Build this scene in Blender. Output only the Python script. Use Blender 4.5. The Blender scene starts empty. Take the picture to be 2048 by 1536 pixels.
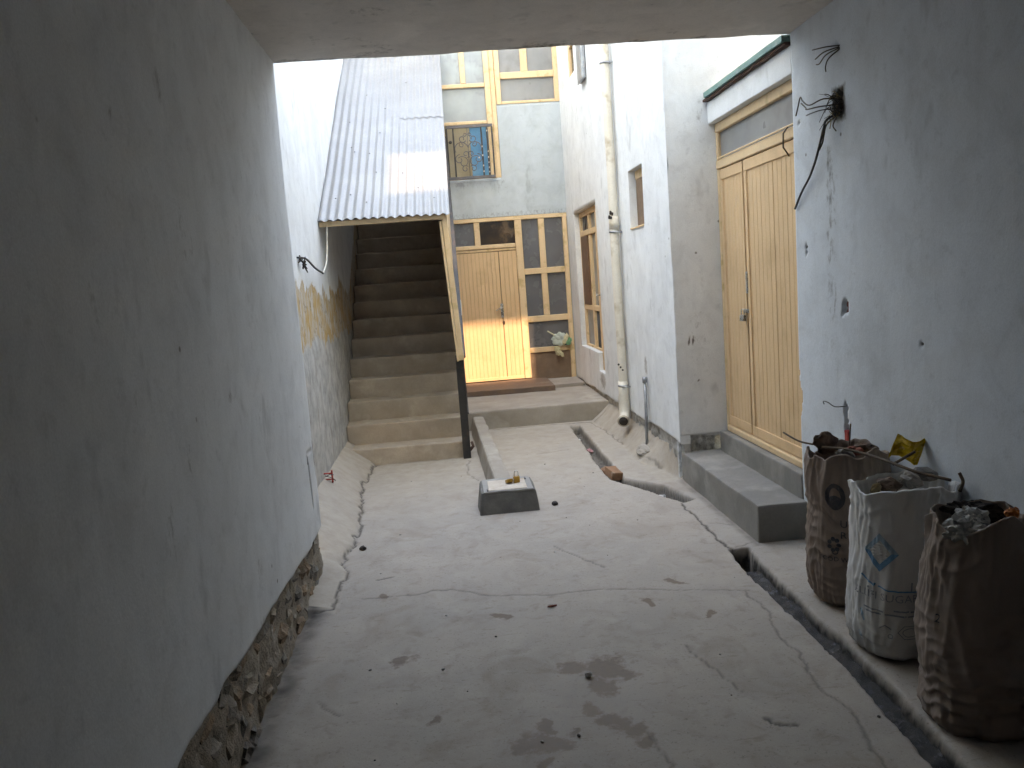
import bpy, bmesh, math, random
import numpy as np
from mathutils import Vector, Matrix, noise as mnoise
R = math.radians
random.seed(7)
sc = bpy.context.scene
COL = sc.collection

# ------------------------------------------------------------------ camera, sky, sun, exposure
def make_camera():
    f = 1656.0
    ry = np.array([893-1024., 568-768., f]); ry /= np.linalg.norm(ry)
    dn = np.array([1960-1024., 13500-768., f]); dn -= ry*dn.dot(ry); dn /= np.linalg.norm(dn)
    up = -dn; rx = np.cross(ry, up)
    M = np.stack([rx, ry, up], 1)                 # camera (x right, y down, z forward) = M @ world
    cam = bpy.data.cameras.new('camera'); o = bpy.data.objects.new('camera', cam); COL.objects.link(o)
    m = Matrix.Identity(4)
    for c, row in enumerate((M[0], -M[1], -M[2])):
        for r in range(3): m[r][c] = float(row[r])
    m.translation = (0, 0, 1.75)
    o.matrix_world = m
    cam.sensor_width = 36.0; cam.lens = f/2048*36; cam.clip_start = .05; cam.clip_end = 500
    sc.camera = o
make_camera()
SUN_EL = math.atan(.70)
world = bpy.data.worlds.new('World'); sc.world = world; world.use_nodes = True
wn = world.node_tree.nodes; wl = world.node_tree.links
for n in list(wn): wn.remove(n)
sky = wn.new('ShaderNodeTexSky'); sky.sky_type = 'NISHITA'; sky.sun_disc = False
sky.sun_elevation = SUN_EL; sky.sun_rotation = R(180); sky.dust_density = .6; sky.air_density = 1.0; sky.ozone_density = .6
bg = wn.new('ShaderNodeBackground'); bg.inputs['Strength'].default_value = .15
wo = wn.new('ShaderNodeOutputWorld')
wl.new(sky.outputs[0], bg.inputs[0]); wl.new(bg.outputs[0], wo.inputs[0])
sun = bpy.data.lights.new('sun', 'SUN'); sun.energy = 2.4; sun.angle = R(.55); sun.color = (1, .90, .84)
so = bpy.data.objects.new('sun', sun); COL.objects.link(so); so.rotation_euler = (math.pi/2-SUN_EL, 0, 0); so.location = (0, -5, 12)
vs_ = sc.view_settings
vs_.view_transform = 'Standard'; vs_.look = 'None'; vs_.gamma = 1.0; vs_.use_curve_mapping = False
vs_.exposure = 4.7
vs_.use_white_balance = True; vs_.white_balance_temperature = 10900; vs_.white_balance_tint = 16
sc.display_settings.display_device = 'sRGB'
cy = sc.cycles
cy.max_bounces = 10; cy.diffuse_bounces = 6; cy.glossy_bounces = 4; cy.transmission_bounces = 4
cy.caustics_reflective = False; cy.caustics_refractive = False; cy.use_denoising = True; cy.sample_clamp_indirect = 6.0

# ------------------------------------------------------------------ numpy noise
def _h(ix, iy, s):
    n = (ix.astype(np.int64)*374761393 + iy.astype(np.int64)*668265263 + s*1274126177) & 0x7fffffff
    n = (n ^ (n >> 13)) * 1274126177 & 0x7fffffff
    return ((n ^ (n >> 16)) & 0xffff)/65535.0
def vnoise(x, y, s=0):
    x = np.asarray(x, float); y = np.asarray(y, float)
    ix = np.floor(x); iy = np.floor(y); fx = x-ix; fy = y-iy
    fx = fx*fx*(3-2*fx); fy = fy*fy*(3-2*fy)
    a = _h(ix, iy, s); b = _h(ix+1, iy, s); c = _h(ix, iy+1, s); d = _h(ix+1, iy+1, s)
    return (a*(1-fx)+b*fx)*(1-fy)+(c*(1-fx)+d*fx)*fy
def fbm(x, y, s=0, o=4, g=.5):
    v = 0; a = 1; t = 0
    for i in range(o):
        v = v + a*vnoise(x*2**i, y*2**i, s+i*17); t += a; a *= g
    return v/t
def sstep(a, b, x):
    t = np.clip((x-a)/(b-a), 0, 1); return t*t*(3-2*t)
def seg_dist(px, py, pts):
    d = np.full(px.shape, 1e9)
    for (x0, y0), (x1, y1) in zip(pts[:-1], pts[1:]):
        dx, dy = x1-x0, y1-y0; L = dx*dx+dy*dy+1e-12
        t = np.clip(((px-x0)*dx+(py-y0)*dy)/L, 0, 1)
        d = np.minimum(d, np.hypot(px-x0-t*dx, py-y0-t*dy))
    return d
def in_poly(px, py, pts):
    r = np.zeros(px.shape, bool); n = len(pts)
    for i in range(n):
        x0, y0 = pts[i]; x1, y1 = pts[(i+1) % n]
        c = ((y0 > py) != (y1 > py)) & (px < (x1-x0)*(py-y0)/((y1-y0) if abs(y1-y0) > 1e-9 else 1e-9)+x0)
        r ^= c
    return r

# ------------------------------------------------------------------ materials
class N:
    def __init__(s, name):
        s.m = bpy.data.materials.new(name); s.m.use_nodes = True
        s.t = s.m.node_tree; s.b = s.t.nodes['Principled BSDF']
        s.pos = s.t.nodes.new('ShaderNodeNewGeometry').outputs['Position']
    def new(s, t, **kw):
        n = s.t.nodes.new(t)
        for k, v in kw.items(): setattr(n, k, v)
        return n
    def link(s, a, b): s.t.links.new(a, b)
    def val(s, sock, v):
        if hasattr(v, 'links') or hasattr(v, 'is_output'): s.link(v, sock)
        else: sock.default_value = v
    def scaled(s, vec):
        n = s.new('ShaderNodeVectorMath', operation='MULTIPLY'); s.link(s.pos, n.inputs[0]); n.inputs[1].default_value = vec
        return n.outputs[0]
    def noise(s, scale, detail=6, rough=.6, vec=None, dist=0):
        n = s.new('ShaderNodeTexNoise'); n.inputs['Scale'].default_value = scale; n.inputs['Detail'].default_value = min(detail, 3)
        n.inputs['Roughness'].default_value = rough; n.inputs['Distortion'].default_value = dist
        s.link(vec if vec is not None else s.pos, n.inputs['Vector'])
        return n.outputs['Fac']
    def ramp(s, v, a, b, lo=0., hi=1.):
        n = s.new('ShaderNodeMapRange'); s.link(v, n.inputs[0])
        n.inputs[1].default_value = a; n.inputs[2].default_value = b; n.inputs[3].default_value = lo; n.inputs[4].default_value = hi
        return n.outputs[0]
    def math(s, op, a, b=0.):
        n = s.new('ShaderNodeMath', operation=op); s.val(n.inputs[0], a); s.val(n.inputs[1], b); return n.outputs[0]
    def mix(s, f, a, b, mode='MIX'):
        n = s.new('ShaderNodeMix', data_type='RGBA', blend_type=mode)
        s.val(n.inputs[0], f)
        for sock, v in ((n.inputs[6], a), (n.inputs[7], b)):
            if isinstance(v, tuple): sock.default_value = v if len(v) == 4 else v+(1,)
            else: s.link(v, sock)
        return n.outputs[2]
    def mask(s):
        a = s.new('ShaderNodeAttribute', attribute_name='mask'); p = s.new('ShaderNodeSeparateColor'); s.link(a.outputs['Color'], p.inputs[0])
        return p.outputs
    def bump(s, h, strength, dist, chain=None):
        n = s.new('ShaderNodeBump'); n.inputs['Strength'].default_value = strength; n.inputs['Distance'].default_value = dist
        s.link(h, n.inputs['Height'])
        if chain is not None: s.link(chain, n.inputs['Normal'])
        return n.outputs[0]
    def done(s, color, rough, normal=None, metal=0., spec=.4):
        b = s.b
        if isinstance(color, tuple): b.inputs['Base Color'].default_value = color+(1,)
        else: s.link(color, b.inputs['Base Color'])
        s.val(b.inputs['Roughness'], rough); s.val(b.inputs['Metallic'], metal)
        b.inputs['Specular IOR Level'].default_value = spec
        if normal is not None: s.link(normal, b.inputs['Normal'])
        return s.m

def mottled(name, c1, c2, scale=6, rough=.7, bump=.25, bdist=.004, fine=60, metal=0., spec=.4, c3=None, s3=2.5, streak=0, seed=(0, 0, 0)):
    n = N(name)
    add = n.new('ShaderNodeVectorMath', operation='ADD'); n.link(n.pos, add.inputs[0]); add.inputs[1].default_value = seed
    n.pos = add.outputs[0]
    c = n.mix(n.ramp(n.noise(scale), .35, .65), c1, c2)
    if c3: c = n.mix(n.ramp(n.noise(s3, 8, .65), .55, .7), c, c3)
    if streak:
        st = n.noise(1, 5, .6, n.scaled((14, 14, .7)))
        c = n.mix(n.ramp(st, .55, .8, 0, streak), c, tuple(x*.45 for x in c1))
    f = n.noise(fine, 3, .7)
    c = n.mix(n.ramp(f, .3, .7, .0, .28), c, tuple(x*.55 for x in c1))
    nb = n.bump(n.noise(scale*5, 8, .7), bump, bdist)
    return n.done(c, n.ramp(f, .2, .8, rough-.08, rough+.08), nb, metal, spec)

def paint_wall(name, base, dirty, peel=(.50, .315, .12), cement=(.52, .51, .485), grime=(.09, .075, .055)):
    """limewashed plaster: clouds, drips, scuffs; mask R = grime and darkened holes, G = peeled ochre undercoat, B = bare cement"""
    n = N(name)
    big = n.noise(.9, 6, .62); mid = n.noise(4.5, 7, .65, dist=.6)
    c = n.mix(n.ramp(big, .34, .68), base, dirty)
    c = n.mix(n.ramp(mid, .45, .75, 0, .42), c, tuple(x*.72 for x in dirty))
    strk = n.noise(1, 6, .65, n.scaled((6, 6, .8)))
    c = n.mix(n.ramp(strk, .5, .80, 0, .18), c, tuple(x*.6 for x in dirty))
    lite = n.noise(1.3, 5, .6, n.scaled((3.1, 2.2, 1.4)))
    c = n.mix(n.ramp(lite, .56, .75, 0, .45), c, tuple(min(1, x*1.13) for x in base))
    sc_ = n.noise(1, 3, .5, n.scaled((3.0, 26, 22)))
    c = n.mix(n.ramp(sc_, .72, .80, 0, .22), c, tuple(min(1, x*1.15) for x in base))
    v = n.new('ShaderNodeTexVoronoi'); v.inputs['Scale'].default_value = 5.5; n.link(n.pos, v.inputs['Vector'])
    spk = n.math('MULTIPLY', n.ramp(v.outputs['Distance'], .035, .07, 1, 0), n.ramp(n.noise(2.2), .55, .6))
    c = n.mix(n.math('MULTIPLY', spk, .75), c, grime)
    sm = n.math('MULTIPLY', n.ramp(n.noise(2.7, 6, .7, n.scaled((1.3, 1.3, .7))), .62, .72), .42)
    c = n.mix(sm, c, tuple(x*.5 for x in dirty))
    m = n.mask()
    jag = n.noise(22, 6, .7)
    def gate(ch, w=.5):
        return n.ramp(n.math('ADD', ch, n.math('MULTIPLY', n.math('SUBTRACT', jag, .5), w)), .42, .58)
    gp = gate(m['Green'], .9)
    oc = n.mix(n.ramp(n.noise(9, 7, .7, n.scaled((1, 1, .45))), .4, .62), peel, (.50, .46, .40))
    oc = n.mix(n.ramp(n.noise(5.5, 6, .7, n.scaled((1.6, 1.6, .8))), .55, .64, 0, .75), oc, (.54, .53, .50))
    oc = n.mix(n.ramp(n.noise(16, 6, .7), .58, .68, 0, .8), oc, (.17, .115, .06))
    c = n.mix(gp, c, oc)
    gb = gate(m['Blue'], .6)
    ce = n.mix(n.ramp(n.noise(7, 8, .7), .38, .66), cement, tuple(x*.62 for x in cement))
    ce = n.mix(n.ramp(n.noise(1, 6, .7, n.scaled((12, 12, 1.2))), .55, .75, 0, .7), ce, (.24, .2, .15))
    c = n.mix(gb, c, ce)
    gr = n.math('MULTIPLY', n.ramp(n.math('ADD', m['Red'], n.math('MULTIPLY', n.math('SUBTRACT', n.noise(30, 6, .75, n.scaled((1, 1, .55))), .5), 1.0)), .3, .75), .9)
    c = n.mix(gr, c, grime)
    c = n.mix(n.ramp(n.noise(13, 3, .7), .58, .72, 0, .28), c, tuple(x*.62 for x in dirty))
    c = n.mix(n.ramp(n.noise(140, 2), .35, .7, 0, .14), c, (.12, .12, .12))
    b = n.bump(n.noise(34, 8, .68), .3, .004)
    return n.done(c, .82, b, 0, .25)

def floor_mat():
    """screed: mask R = crack and base dirt, darkened drain holes, G = damp stain, B = drain bed, A via 'dust' attribute"""
    n = N('screed')
    c = n.mix(n.ramp(n.noise(1.1, 6, .6), .35, .66), (.385, .333, .285), (.335, .297, .26))
    c = n.mix(n.ramp(n.noise(3.6, 8, .68, dist=.5), .48, .72, 0, .6), c, (.43, .38, .33))
    c = n.mix(n.ramp(n.noise(2.3, 7, .7, n.scaled((1.2, 1.0, 1)), .8), .52, .70, 0, .5), c, (.25, .195, .15))
    c = n.mix(n.ramp(n.noise(7.5, 7, .75, dist=.4), .56, .70, 0, .45), c, (.23, .18, .14))
    c = n.mix(n.ramp(n.noise(19, 5, .7, n.scaled((.45, 1.6, 1))), .62, .68, 0, .4), c, (.20, .155, .115))
    c = n.mix(n.ramp(n.noise(75, 3, .6), .60, .72, 0, .6), c, (.14, .115, .095))
    c = n.mix(n.ramp(n.noise(210, 2, .5), .55, .75, 0, .3), c, (.56, .52, .47))
    m = n.mask()
    d = n.new('ShaderNodeAttribute', attribute_name='dust').outputs['Fac']
    c = n.mix(n.math('MULTIPLY', d, .75), c, n.mix(n.ramp(n.noise(8, 7, .7), .38, .66), (.43, .375, .31), (.35, .295, .235)))
    st = n.ramp(n.math('ADD', m['Green'], n.math('MULTIPLY', n.math('SUBTRACT', n.noise(24, 7, .75), .5), .9)), .38, .62)
    c = n.mix(n.math('MULTIPLY', st, .78), c, n.mix(n.noise(30), (.10, .06, .036), (.185, .12, .08)))
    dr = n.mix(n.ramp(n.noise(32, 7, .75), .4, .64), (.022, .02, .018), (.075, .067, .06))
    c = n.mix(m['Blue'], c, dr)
    c = n.mix(n.math('MULTIPLY', m['Red'], .92), c, (.045, .036, .03))
    b = n.bump(n.noise(60, 8, .72), .3, .003)
    rough = n.ramp(st, 0, 1, .78, .6)
    return n.done(c, rough, b, 0, .3)

M = {}
M['wall'] = paint_wall('blue_limewash', (.77, .80, .815), (.69, .715, .73))
M['bluewall'] = paint_wall('passage_blue_limewash', (.655, .715, .765), (.60, .645, .675))
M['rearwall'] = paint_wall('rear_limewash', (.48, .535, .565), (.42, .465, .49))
M['passwall'] = paint_wall('grey_limewash', (.70, .73, .745), (.63, .655, .665))
M['ceiling'] = paint_wall('ceiling_plaster', (.68, .635, .59), (.61, .565, .525))
M['floor'] = floor_mat()
M['concrete'] = mottled('dusty_concrete', (.38, .335, .285), (.30, .26, .22), 3.5, .85, .4, .006, 70, c3=(.45, .40, .34), s3=2.2)
M['stairc'] = mottled('stair_concrete', (.43, .355, .285), (.35, .285, .225), 4, .85, .4, .006, 60, c3=(.50, .42, .34), s3=3)
M['grey'] = mottled('grey_cement', (.34, .325, .30), (.27, .26, .245), 3, .85, .45, .006, 60, c3=(.40, .375, .34))
M['darkcement'] = mottled('fresh_cement', (.17, .165, .15), (.125, .12, .11), 7, .85, .5, .006, 70, c3=(.23, .215, .19))
M['brownslab'] = mottled('brown_slab', (.20, .125, .085), (.14, .10, .08), 5, .8, .3, .004, 60, c3=(.26, .2, .15))
M['stepgrey'] = mottled('step_cement', (.27, .255, .235), (.205, .195, .18), 3, .85, .45, .006, 60, c3=(.33, .31, .28))
M['mud'] = mottled('mud_mortar', (.31, .265, .215), (.22, .185, .15), 9, .95, .8, .012, 60, c3=(.40, .355, .30), s3=5)
M['rubble'] = [mottled('rubble_stone_%s' % k, a, b, 8, .9, .8, .012, 50, c3=c, s3=6) for k, a, b, c in (
    ('grey', (.28, .25, .215), (.20, .175, .15), (.38, .34, .29)),
    ('rust', (.33, .23, .155), (.24, .175, .125), (.38, .33, .27)),
    ('sand', (.36, .30, .235), (.26, .22, .17), (.20, .165, .135)),
    ('slate', (.21, .19, .17), (.15, .14, .125), (.34, .30, .255)))]
M['cream'] = mottled('cream_door_paint', (.78, .525, .31), (.73, .485, .28), 2.2, .5, .15, .002, 90, spec=.35, c3=(.66, .43, .24), s3=3.5, streak=.25)
M['creamframe'] = mottled('cream_frame_paint', (.78, .56, .345), (.72, .505, .30), 3, .5, .15, .002, 80, spec=.35, c3=(.50, .34, .16), s3=5, streak=.2)
M['groove'] = mottled('door_groove', (.56, .36, .19), (.46, .29, .15), 6, .8, .1, .002)
M['glass'] = mottled('filmed_glass', (.15, .15, .156), (.118, .119, .124), 2.4, .26, 0, .003, 3, spec=.5, c3=(.115, .118, .125), s3=3, streak=.15)
M['frost'] = mottled('frosted_glass', (.36, .41, .42), (.28, .315, .33), 2.4, .35, 0, .003, 3, spec=.5, c3=(.2, .22, .23), s3=3.5, streak=.25)
M['frostgrey'] = mottled('grey_frosted_glass', (.27, .275, .275), (.225, .23, .232), 2.0, .32, 0, .003, 3, spec=.5, c3=(.2, .2, .2), s3=3, streak=.15)
M['browned'] = mottled('smoked_glass', (.03, .02, .015), (.055, .035, .02), 7, .25, 0, .003, 3, spec=.5, c3=(.17, .10, .05), s3=6)
M['woodbrown'] = mottled('brown_board', (.17, .09, .055), (.12, .065, .04), 5, .65, .3, .004, 50, c3=(.22, .13, .08), streak=.5)
M['panelbrown'] = mottled('panel_board', (.25, .165, .11), (.17, .11, .075), 4, .7, .3, .004, 50, c3=(.3, .19, .12), s3=3)
def sun_filter():
    n = N('sun_filter_pane'); t = n.new('ShaderNodeBsdfTransparent'); t.inputs[0].default_value = (.38, .375, .375, 1)
    mx = n.new('ShaderNodeMixShader'); mx.inputs[0].default_value = .12
    n.done((.4, .38, .34), .6); n.link(t.outputs[0], mx.inputs[1]); n.link(n.b.outputs[0], mx.inputs[2])
    out = [q for q in n.t.nodes if q.type == 'OUTPUT_MATERIAL'][0]; n.link(mx.outputs[0], out.inputs['Surface'])
    return n.m
M['sunfilter'] = sun_filter()  # see-through filter added to weaken the sun beam
M['black'] = mottled('black_iron', (.022, .021, .022), (.035, .032, .03), 12, .45, .3, .003, 60, spec=.5, c3=(.08, .05, .035), s3=9)
M['iron'] = mottled('grey_iron', (.10, .10, .11), (.14, .13, .13), 14, .5, .3, .003, 60, c3=(.2, .13, .09), s3=11)
M['rail_white'] = mottled('pale_iron_knob', (.62, .56, .48), (.5, .42, .33), 30, .5)
M['sheet'] = mottled('roof_sheet', (.245, .247, .25), (.215, .217, .22), 1.6, .42, .1, .002, 60, metal=.15, spec=.5, c3=(.275, .275, .275), s3=1.1)
M['pipe'] = mottled('cream_pipe', (.76, .71, .62), (.70, .64, .54), 3, .45, .1, .002, 60, spec=.4, c3=(.45, .36, .25), s3=4.5, streak=.25)
M['boreshade'] = mottled('painted_bore_shade', (.05, .04, .035), (.03, .025, .02), 9, .9)  # dark colour standing in for shade in the pipe mouth
M['galv'] = mottled('galvanised', (.40, .42, .44), (.30, .32, .34), 18, .42, .1, .002, 60, metal=.6)
M['steel'] = mottled('bright_steel', (.65, .64, .62), (.5, .49, .47), 20, .28, .05, .001, 60, metal=.9)
M['brass'] = mottled('brass', (.52, .29, .06), (.42, .22, .045), 22, .35, .1, .001, 60, metal=.55)
M['lid'] = mottled('painted_lid', (.62, .545, .46), (.52, .44, .36), 9, .6, .2, .002, 60, c3=(.40, .24, .14), s3=7)
M['green'] = mottled('teal_fascia', (.16, .30, .27), (.12, .235, .215), 6, .6, .2, .003, 60, c3=(.3, .36, .33), s3=5)
M['timber'] = mottled('dark_timber', (.10, .05, .035), (.07, .035, .025), 8, .8, .4, .004, 60)
M['blue'] = mottled('blue_panel', (.09, .32, .52), (.07, .25, .43), 3, .55, .1, .002, 40, c3=(.16, .38, .55), s3=3)
M['tan'] = mottled('tan_panel', (.42, .36, .25), (.36, .30, .2), 3, .6, .1, .002, 40, streak=.3)
M['bagbrown'] = mottled('brown_sack', (.255, .19, .155), (.22, .162, .132), 3, .7, .3, .002, 260, c3=(.31, .25, .21), s3=2.2)
M['bagwhite'] = mottled('white_sack', (.68, .68, .665), (.61, .605, .59), 3, .6, .3, .002, 260, c3=(.54, .52, .49), s3=2.2)
M['bagpink'] = mottled('dusty_sack', (.29, .225, .19), (.25, .19, .16), 3, .7, .3, .002, 260, c3=(.34, .28, .24), s3=2.2)
M['inkblue'] = mottled('blue_ink', (.10, .30, .52), (.16, .38, .58), 25, .6)
M['inkpale'] = mottled('pale_blue_ink', (.27, .44, .56), (.36, .48, .56), 30, .6)
M['inkgrey'] = mottled('grey_ink', (.26, .29, .32), (.34, .36, .38), 40, .6)
M['inkdark'] = mottled('dark_ink', (.045, .045, .055), (.085, .075, .07), 40, .65)
M['inkwhite'] = mottled('white_patch_ink', (.62, .61, .58), (.5, .49, .47), 14, .6)
M['debris'] = [mottled('debris_%s' % k, a, tuple(x*.65 for x in a), 12, .85, .5, .006, 50, c3=tuple(min(1, x*1.3) for x in a), s3=9) for k, a in (
    ('pale', (.42, .38, .34)), ('brown', (.16, .10, .07)), ('grey', (.25, .235, .22)), ('clear', (.50, .50, .48)), ('dark', (.05, .04, .035)))]
M['yellowfoil'] = mottled('yellow_foil', (.62, .40, .015), (.52, .31, .01), 10, .25, .2, .003, 40, spec=.6)
M['orange'] = mottled('orange_scrap', (.62, .17, .02), (.5, .12, .015), 9, .5)
M['red'] = mottled('red_plastic', (.45, .035, .025), (.33, .025, .02), 10, .5)
M['redbrick'] = mottled('red_brick', (.30, .09, .06), (.21, .06, .04), 18, .9, .5, .006)
M['brick'] = mottled('worn_brick', (.36, .19, .11), (.28, .14, .08), 14, .9, .6, .006, 50, c3=(.42, .32, .24), s3=10)
M['pink'] = mottled('pink_scrap', (.52, .24, .24), (.42, .19, .2), 14, .6)
M['whitescrap'] = mottled('white_scrap', (.75, .75, .74), (.65, .64, .62), 14, .6)
M['wire'] = mottled('black_cable', (.025, .023, .022), (.045, .04, .035), 20, .55)
M['wirebrown'] = mottled('brown_wire', (.085, .06, .04), (.06, .045, .03), 20, .6)
M['wirewhite'] = mottled('white_cable', (.66, .64, .58), (.55, .52, .46), 14, .5)
M['straw'] = mottled('straw', (.33, .24, .12), (.2, .14, .07), 40, .85)
M['greenplastic'] = mottled('green_plastic', (.12, .34, .18), (.2, .42, .26), 14, .4)
M['paleplastic'] = mottled('pale_plastic', (.52, .58, .52), (.44, .5, .44), 12, .4)
M['creamscrap'] = mottled('cream_rag', (.62, .56, .36), (.5, .44, .27), 14, .7)
M['stick'] = mottled('dry_stick', (.15, .105, .07), (.10, .07, .05), 22, .85)
M['shadeblack'] = mottled('painted_interior_shade', (.03, .028, .027), (.02, .02, .02), 4, .9)  # near-black colour standing in for shade behind openings
M['sludge'] = mottled('wet_sludge', (.012, .011, .011), (.028, .026, .027), 30, .22, .8, .01, 90, spec=.55, c3=(.10, .10, .115), s3=26)
M['pebble'] = mottled('pebble_stone', (.10, .085, .07), (.06, .05, .045), 30, .9)

# ------------------------------------------------------------------ object helpers
def link_mesh(name, me, mat, parent=None, smooth=False, recenter=True):
    me.materials.clear(); me.materials.append(mat)
    o = bpy.data.objects.new(name, me); COL.objects.link(o)
    c = Vector((0, 0, 0))
    if recenter and len(me.vertices):
        co = np.empty(len(me.vertices)*3, np.float32); me.vertices.foreach_get('co', co); co = co.reshape(-1, 3)
        lo, hi = co.min(0), co.max(0); c = Vector(((lo[0]+hi[0])/2, (lo[1]+hi[1])/2, lo[2]))
        co -= np.array(c, np.float32); me.vertices.foreach_set('co', co.ravel())
    o.location = c
    if parent is not None:
        o.parent = parent
        w = Vector((0, 0, 0)); p = parent
        while p is not None: w += p.location; p = p.parent
        o.location = c - w
    if smooth: me.polygons.foreach_set('use_smooth', [True]*len(me.polygons))
    me.update()
    return o
def py_obj(name, v, f, mat, parent=None, smooth=False):
    me = bpy.data.meshes.new(name); me.from_pydata([tuple(map(float, p)) for p in v], [], f); me.validate()
    return link_mesh(name, me, mat, parent, smooth)
def bm_obj(name, bm, mat, parent=None, smooth=False):
    me = bpy.data.meshes.new(name); bmesh.ops.recalc_face_normals(bm, faces=bm.faces); bm.to_mesh(me); bm.free()
    return link_mesh(name, me, mat, parent, smooth)
def tag(o, label, cat=None, group=None, kind=None):
    if label: o['label'] = label
    if cat: o['category'] = cat
    if group: o['group'] = group
    if kind: o['kind'] = kind
    return o
def thing(name, label, cat, loc, group=None):
    o = bpy.data.objects.new(name, None); o.empty_display_size = .1; COL.objects.link(o); o.location = loc
    return tag(o, label, cat, group)
def box_bm(lo, hi, bev=.003, seg=1, bm=None, mtx=None):
    b = bmesh.new()
    lo = Vector(lo); hi = Vector(hi); s = hi-lo
    bmesh.ops.create_cube(b, size=1, matrix=Matrix.Translation((lo+hi)/2) @ Matrix.Diagonal((*s, 1)))
    if bev: bmesh.ops.bevel(b, geom=list(b.edges), offset=min(bev, .4*min(s)), segments=seg, profile=.6, affect='EDGES')
    if mtx is not None: b.transform(mtx)
    if bm is None: return b
    me = bpy.data.meshes.new('tmp'); b.to_mesh(me); b.free(); bm.from_mesh(me); bpy.data.meshes.remove(me)
    return bm
def box(name, lo, hi, mat, parent=None, bev=.003, seg=1):
    return bm_obj(name, box_bm(lo, hi, bev, seg), mat, parent)
def boxes(name, lst, mat, parent=None, bev=.003):
    bm = bmesh.new()
    for lo, hi in lst: box_bm(lo, hi, bev, 1, bm)
    return bm_obj(name, bm, mat, parent)
def rough(name, lo, hi, mat, parent=None, res=.05, bev=.012, amp=.006, freq=5, taper=None, seed=0, kind=None):
    b = box_bm(lo, hi, bev, 2)
    for ax in range(3):
        n = int((hi[ax]-lo[ax])/res)
        no = Vector((0, 0, 0)); no[ax] = 1
        for i in range(1, n):
            co = Vector(lo); co[ax] = lo[ax]+(hi[ax]-lo[ax])*i/n
            bmesh.ops.bisect_plane(b, geom=list(b.verts)+list(b.edges)+list(b.faces), plane_co=co, plane_no=no)
    for v in b.verts:
        p = v.co.copy()
        if taper: v.co = taper(v.co)
        v.co += mnoise.noise_vector(p*freq+Vector((seed*3.1, 0, 0)))*amp + mnoise.noise_vector(p*freq*4)*amp*.35
    return bm_obj(name, b, mat, parent, smooth=False)
def tube_data(pts, r, seg=8, cap=True):
    pts = [Vector(p) for p in pts]; n = len(pts)
    rs = r if isinstance(r, (list, tuple)) else [r]*n
    V = []; F = []
    t0 = (pts[1]-pts[0]).normalized(); a = Vector((0, 0, 1)) if abs(t0.z) < .9 else Vector((1, 0, 0))
    u = t0.cross(a).normalized()
    for i, p in enumerate(pts):
        t = (pts[min(i+1, n-1)]-pts[max(i-1, 0)]).normalized()
        u = (u-t*u.dot(t)).normalized(); w = t.cross(u)
        for k in range(seg):
            an = 2*math.pi*k/seg; V.append(p+(u*math.cos(an)+w*math.sin(an))*rs[i])
    for i in range(n-1):
        for k in range(seg):
            F.append((i*seg+k, i*seg+(k+1) % seg, (i+1)*seg+(k+1) % seg, (i+1)*seg+k))
    if cap: F.append(tuple(range(seg))[::-1]); F.append(tuple((n-1)*seg+k for k in range(seg)))
    return V, F
def tube(name, pts, r, mat, parent=None, seg=8, cap=True):
    V, F = tube_data(pts, r, seg, cap); return py_obj(name, V, F, mat, parent, smooth=True)
def tubes(name, lst, mat, parent=None, seg=6):
    V = []; F = []
    for pts, r in lst:
        v, f = tube_data(pts, r, seg); o = len(V); V += v; F += [tuple(i+o for i in q) for q in f]
    return py_obj(name, V, F, mat, parent, smooth=True)
def catmull(pts, n=6):
    P = [Vector(p) for p in pts]; P = [P[0]*2-P[1]]+P+[P[-1]*2-P[-2]]; out = []
    for i in range(1, len(P)-2):
        for k in range(n):
            t = k/n; a, b, c, d = P[i-1:i+3]
            out.append(.5*((2*b)+(c-a)*t+(2*a-5*b+4*c-d)*t*t+(3*b-a-3*c+d)*t**3))
    return out+[P[-2]]
def lump_mesh(name, seed, sub=2, amp=.3, freq=1.6, flat=(1, 1, 1)):
    b = bmesh.new(); bmesh.ops.create_icosphere(b, subdivisions=sub, radius=1)
    for v in b.verts:
        p = v.co+Vector((seed*7.3, seed*1.7, 0))
        v.co *= 1+amp*mnoise.noise(p*freq)+amp*.5*mnoise.noise(p*freq*2.7)
        v.co = Vector((v.co.x*flat[0], v.co.y*flat[1], v.co.z*flat[2]))
    me = bpy.data.meshes.new(name); b.to_mesh(me); b.free(); return me
def put(name, me, mat, loc, scale, rot, parent=None):
    """object sharing mesh data `me`, with its own material on the object slot"""
    if not me.materials: me.materials.append(mat)
    o = bpy.data.objects.new(name, me); COL.objects.link(o)
    o.material_slots[0].link = 'OBJECT'; o.material_slots[0].material = mat
    w = Vector((0, 0, 0)); p = parent
    while p is not None: w += p.location; p = p.parent
    o.parent = parent; o.location = Vector(loc)-w; o.scale = scale; o.rotation_euler = rot
    return o
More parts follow.
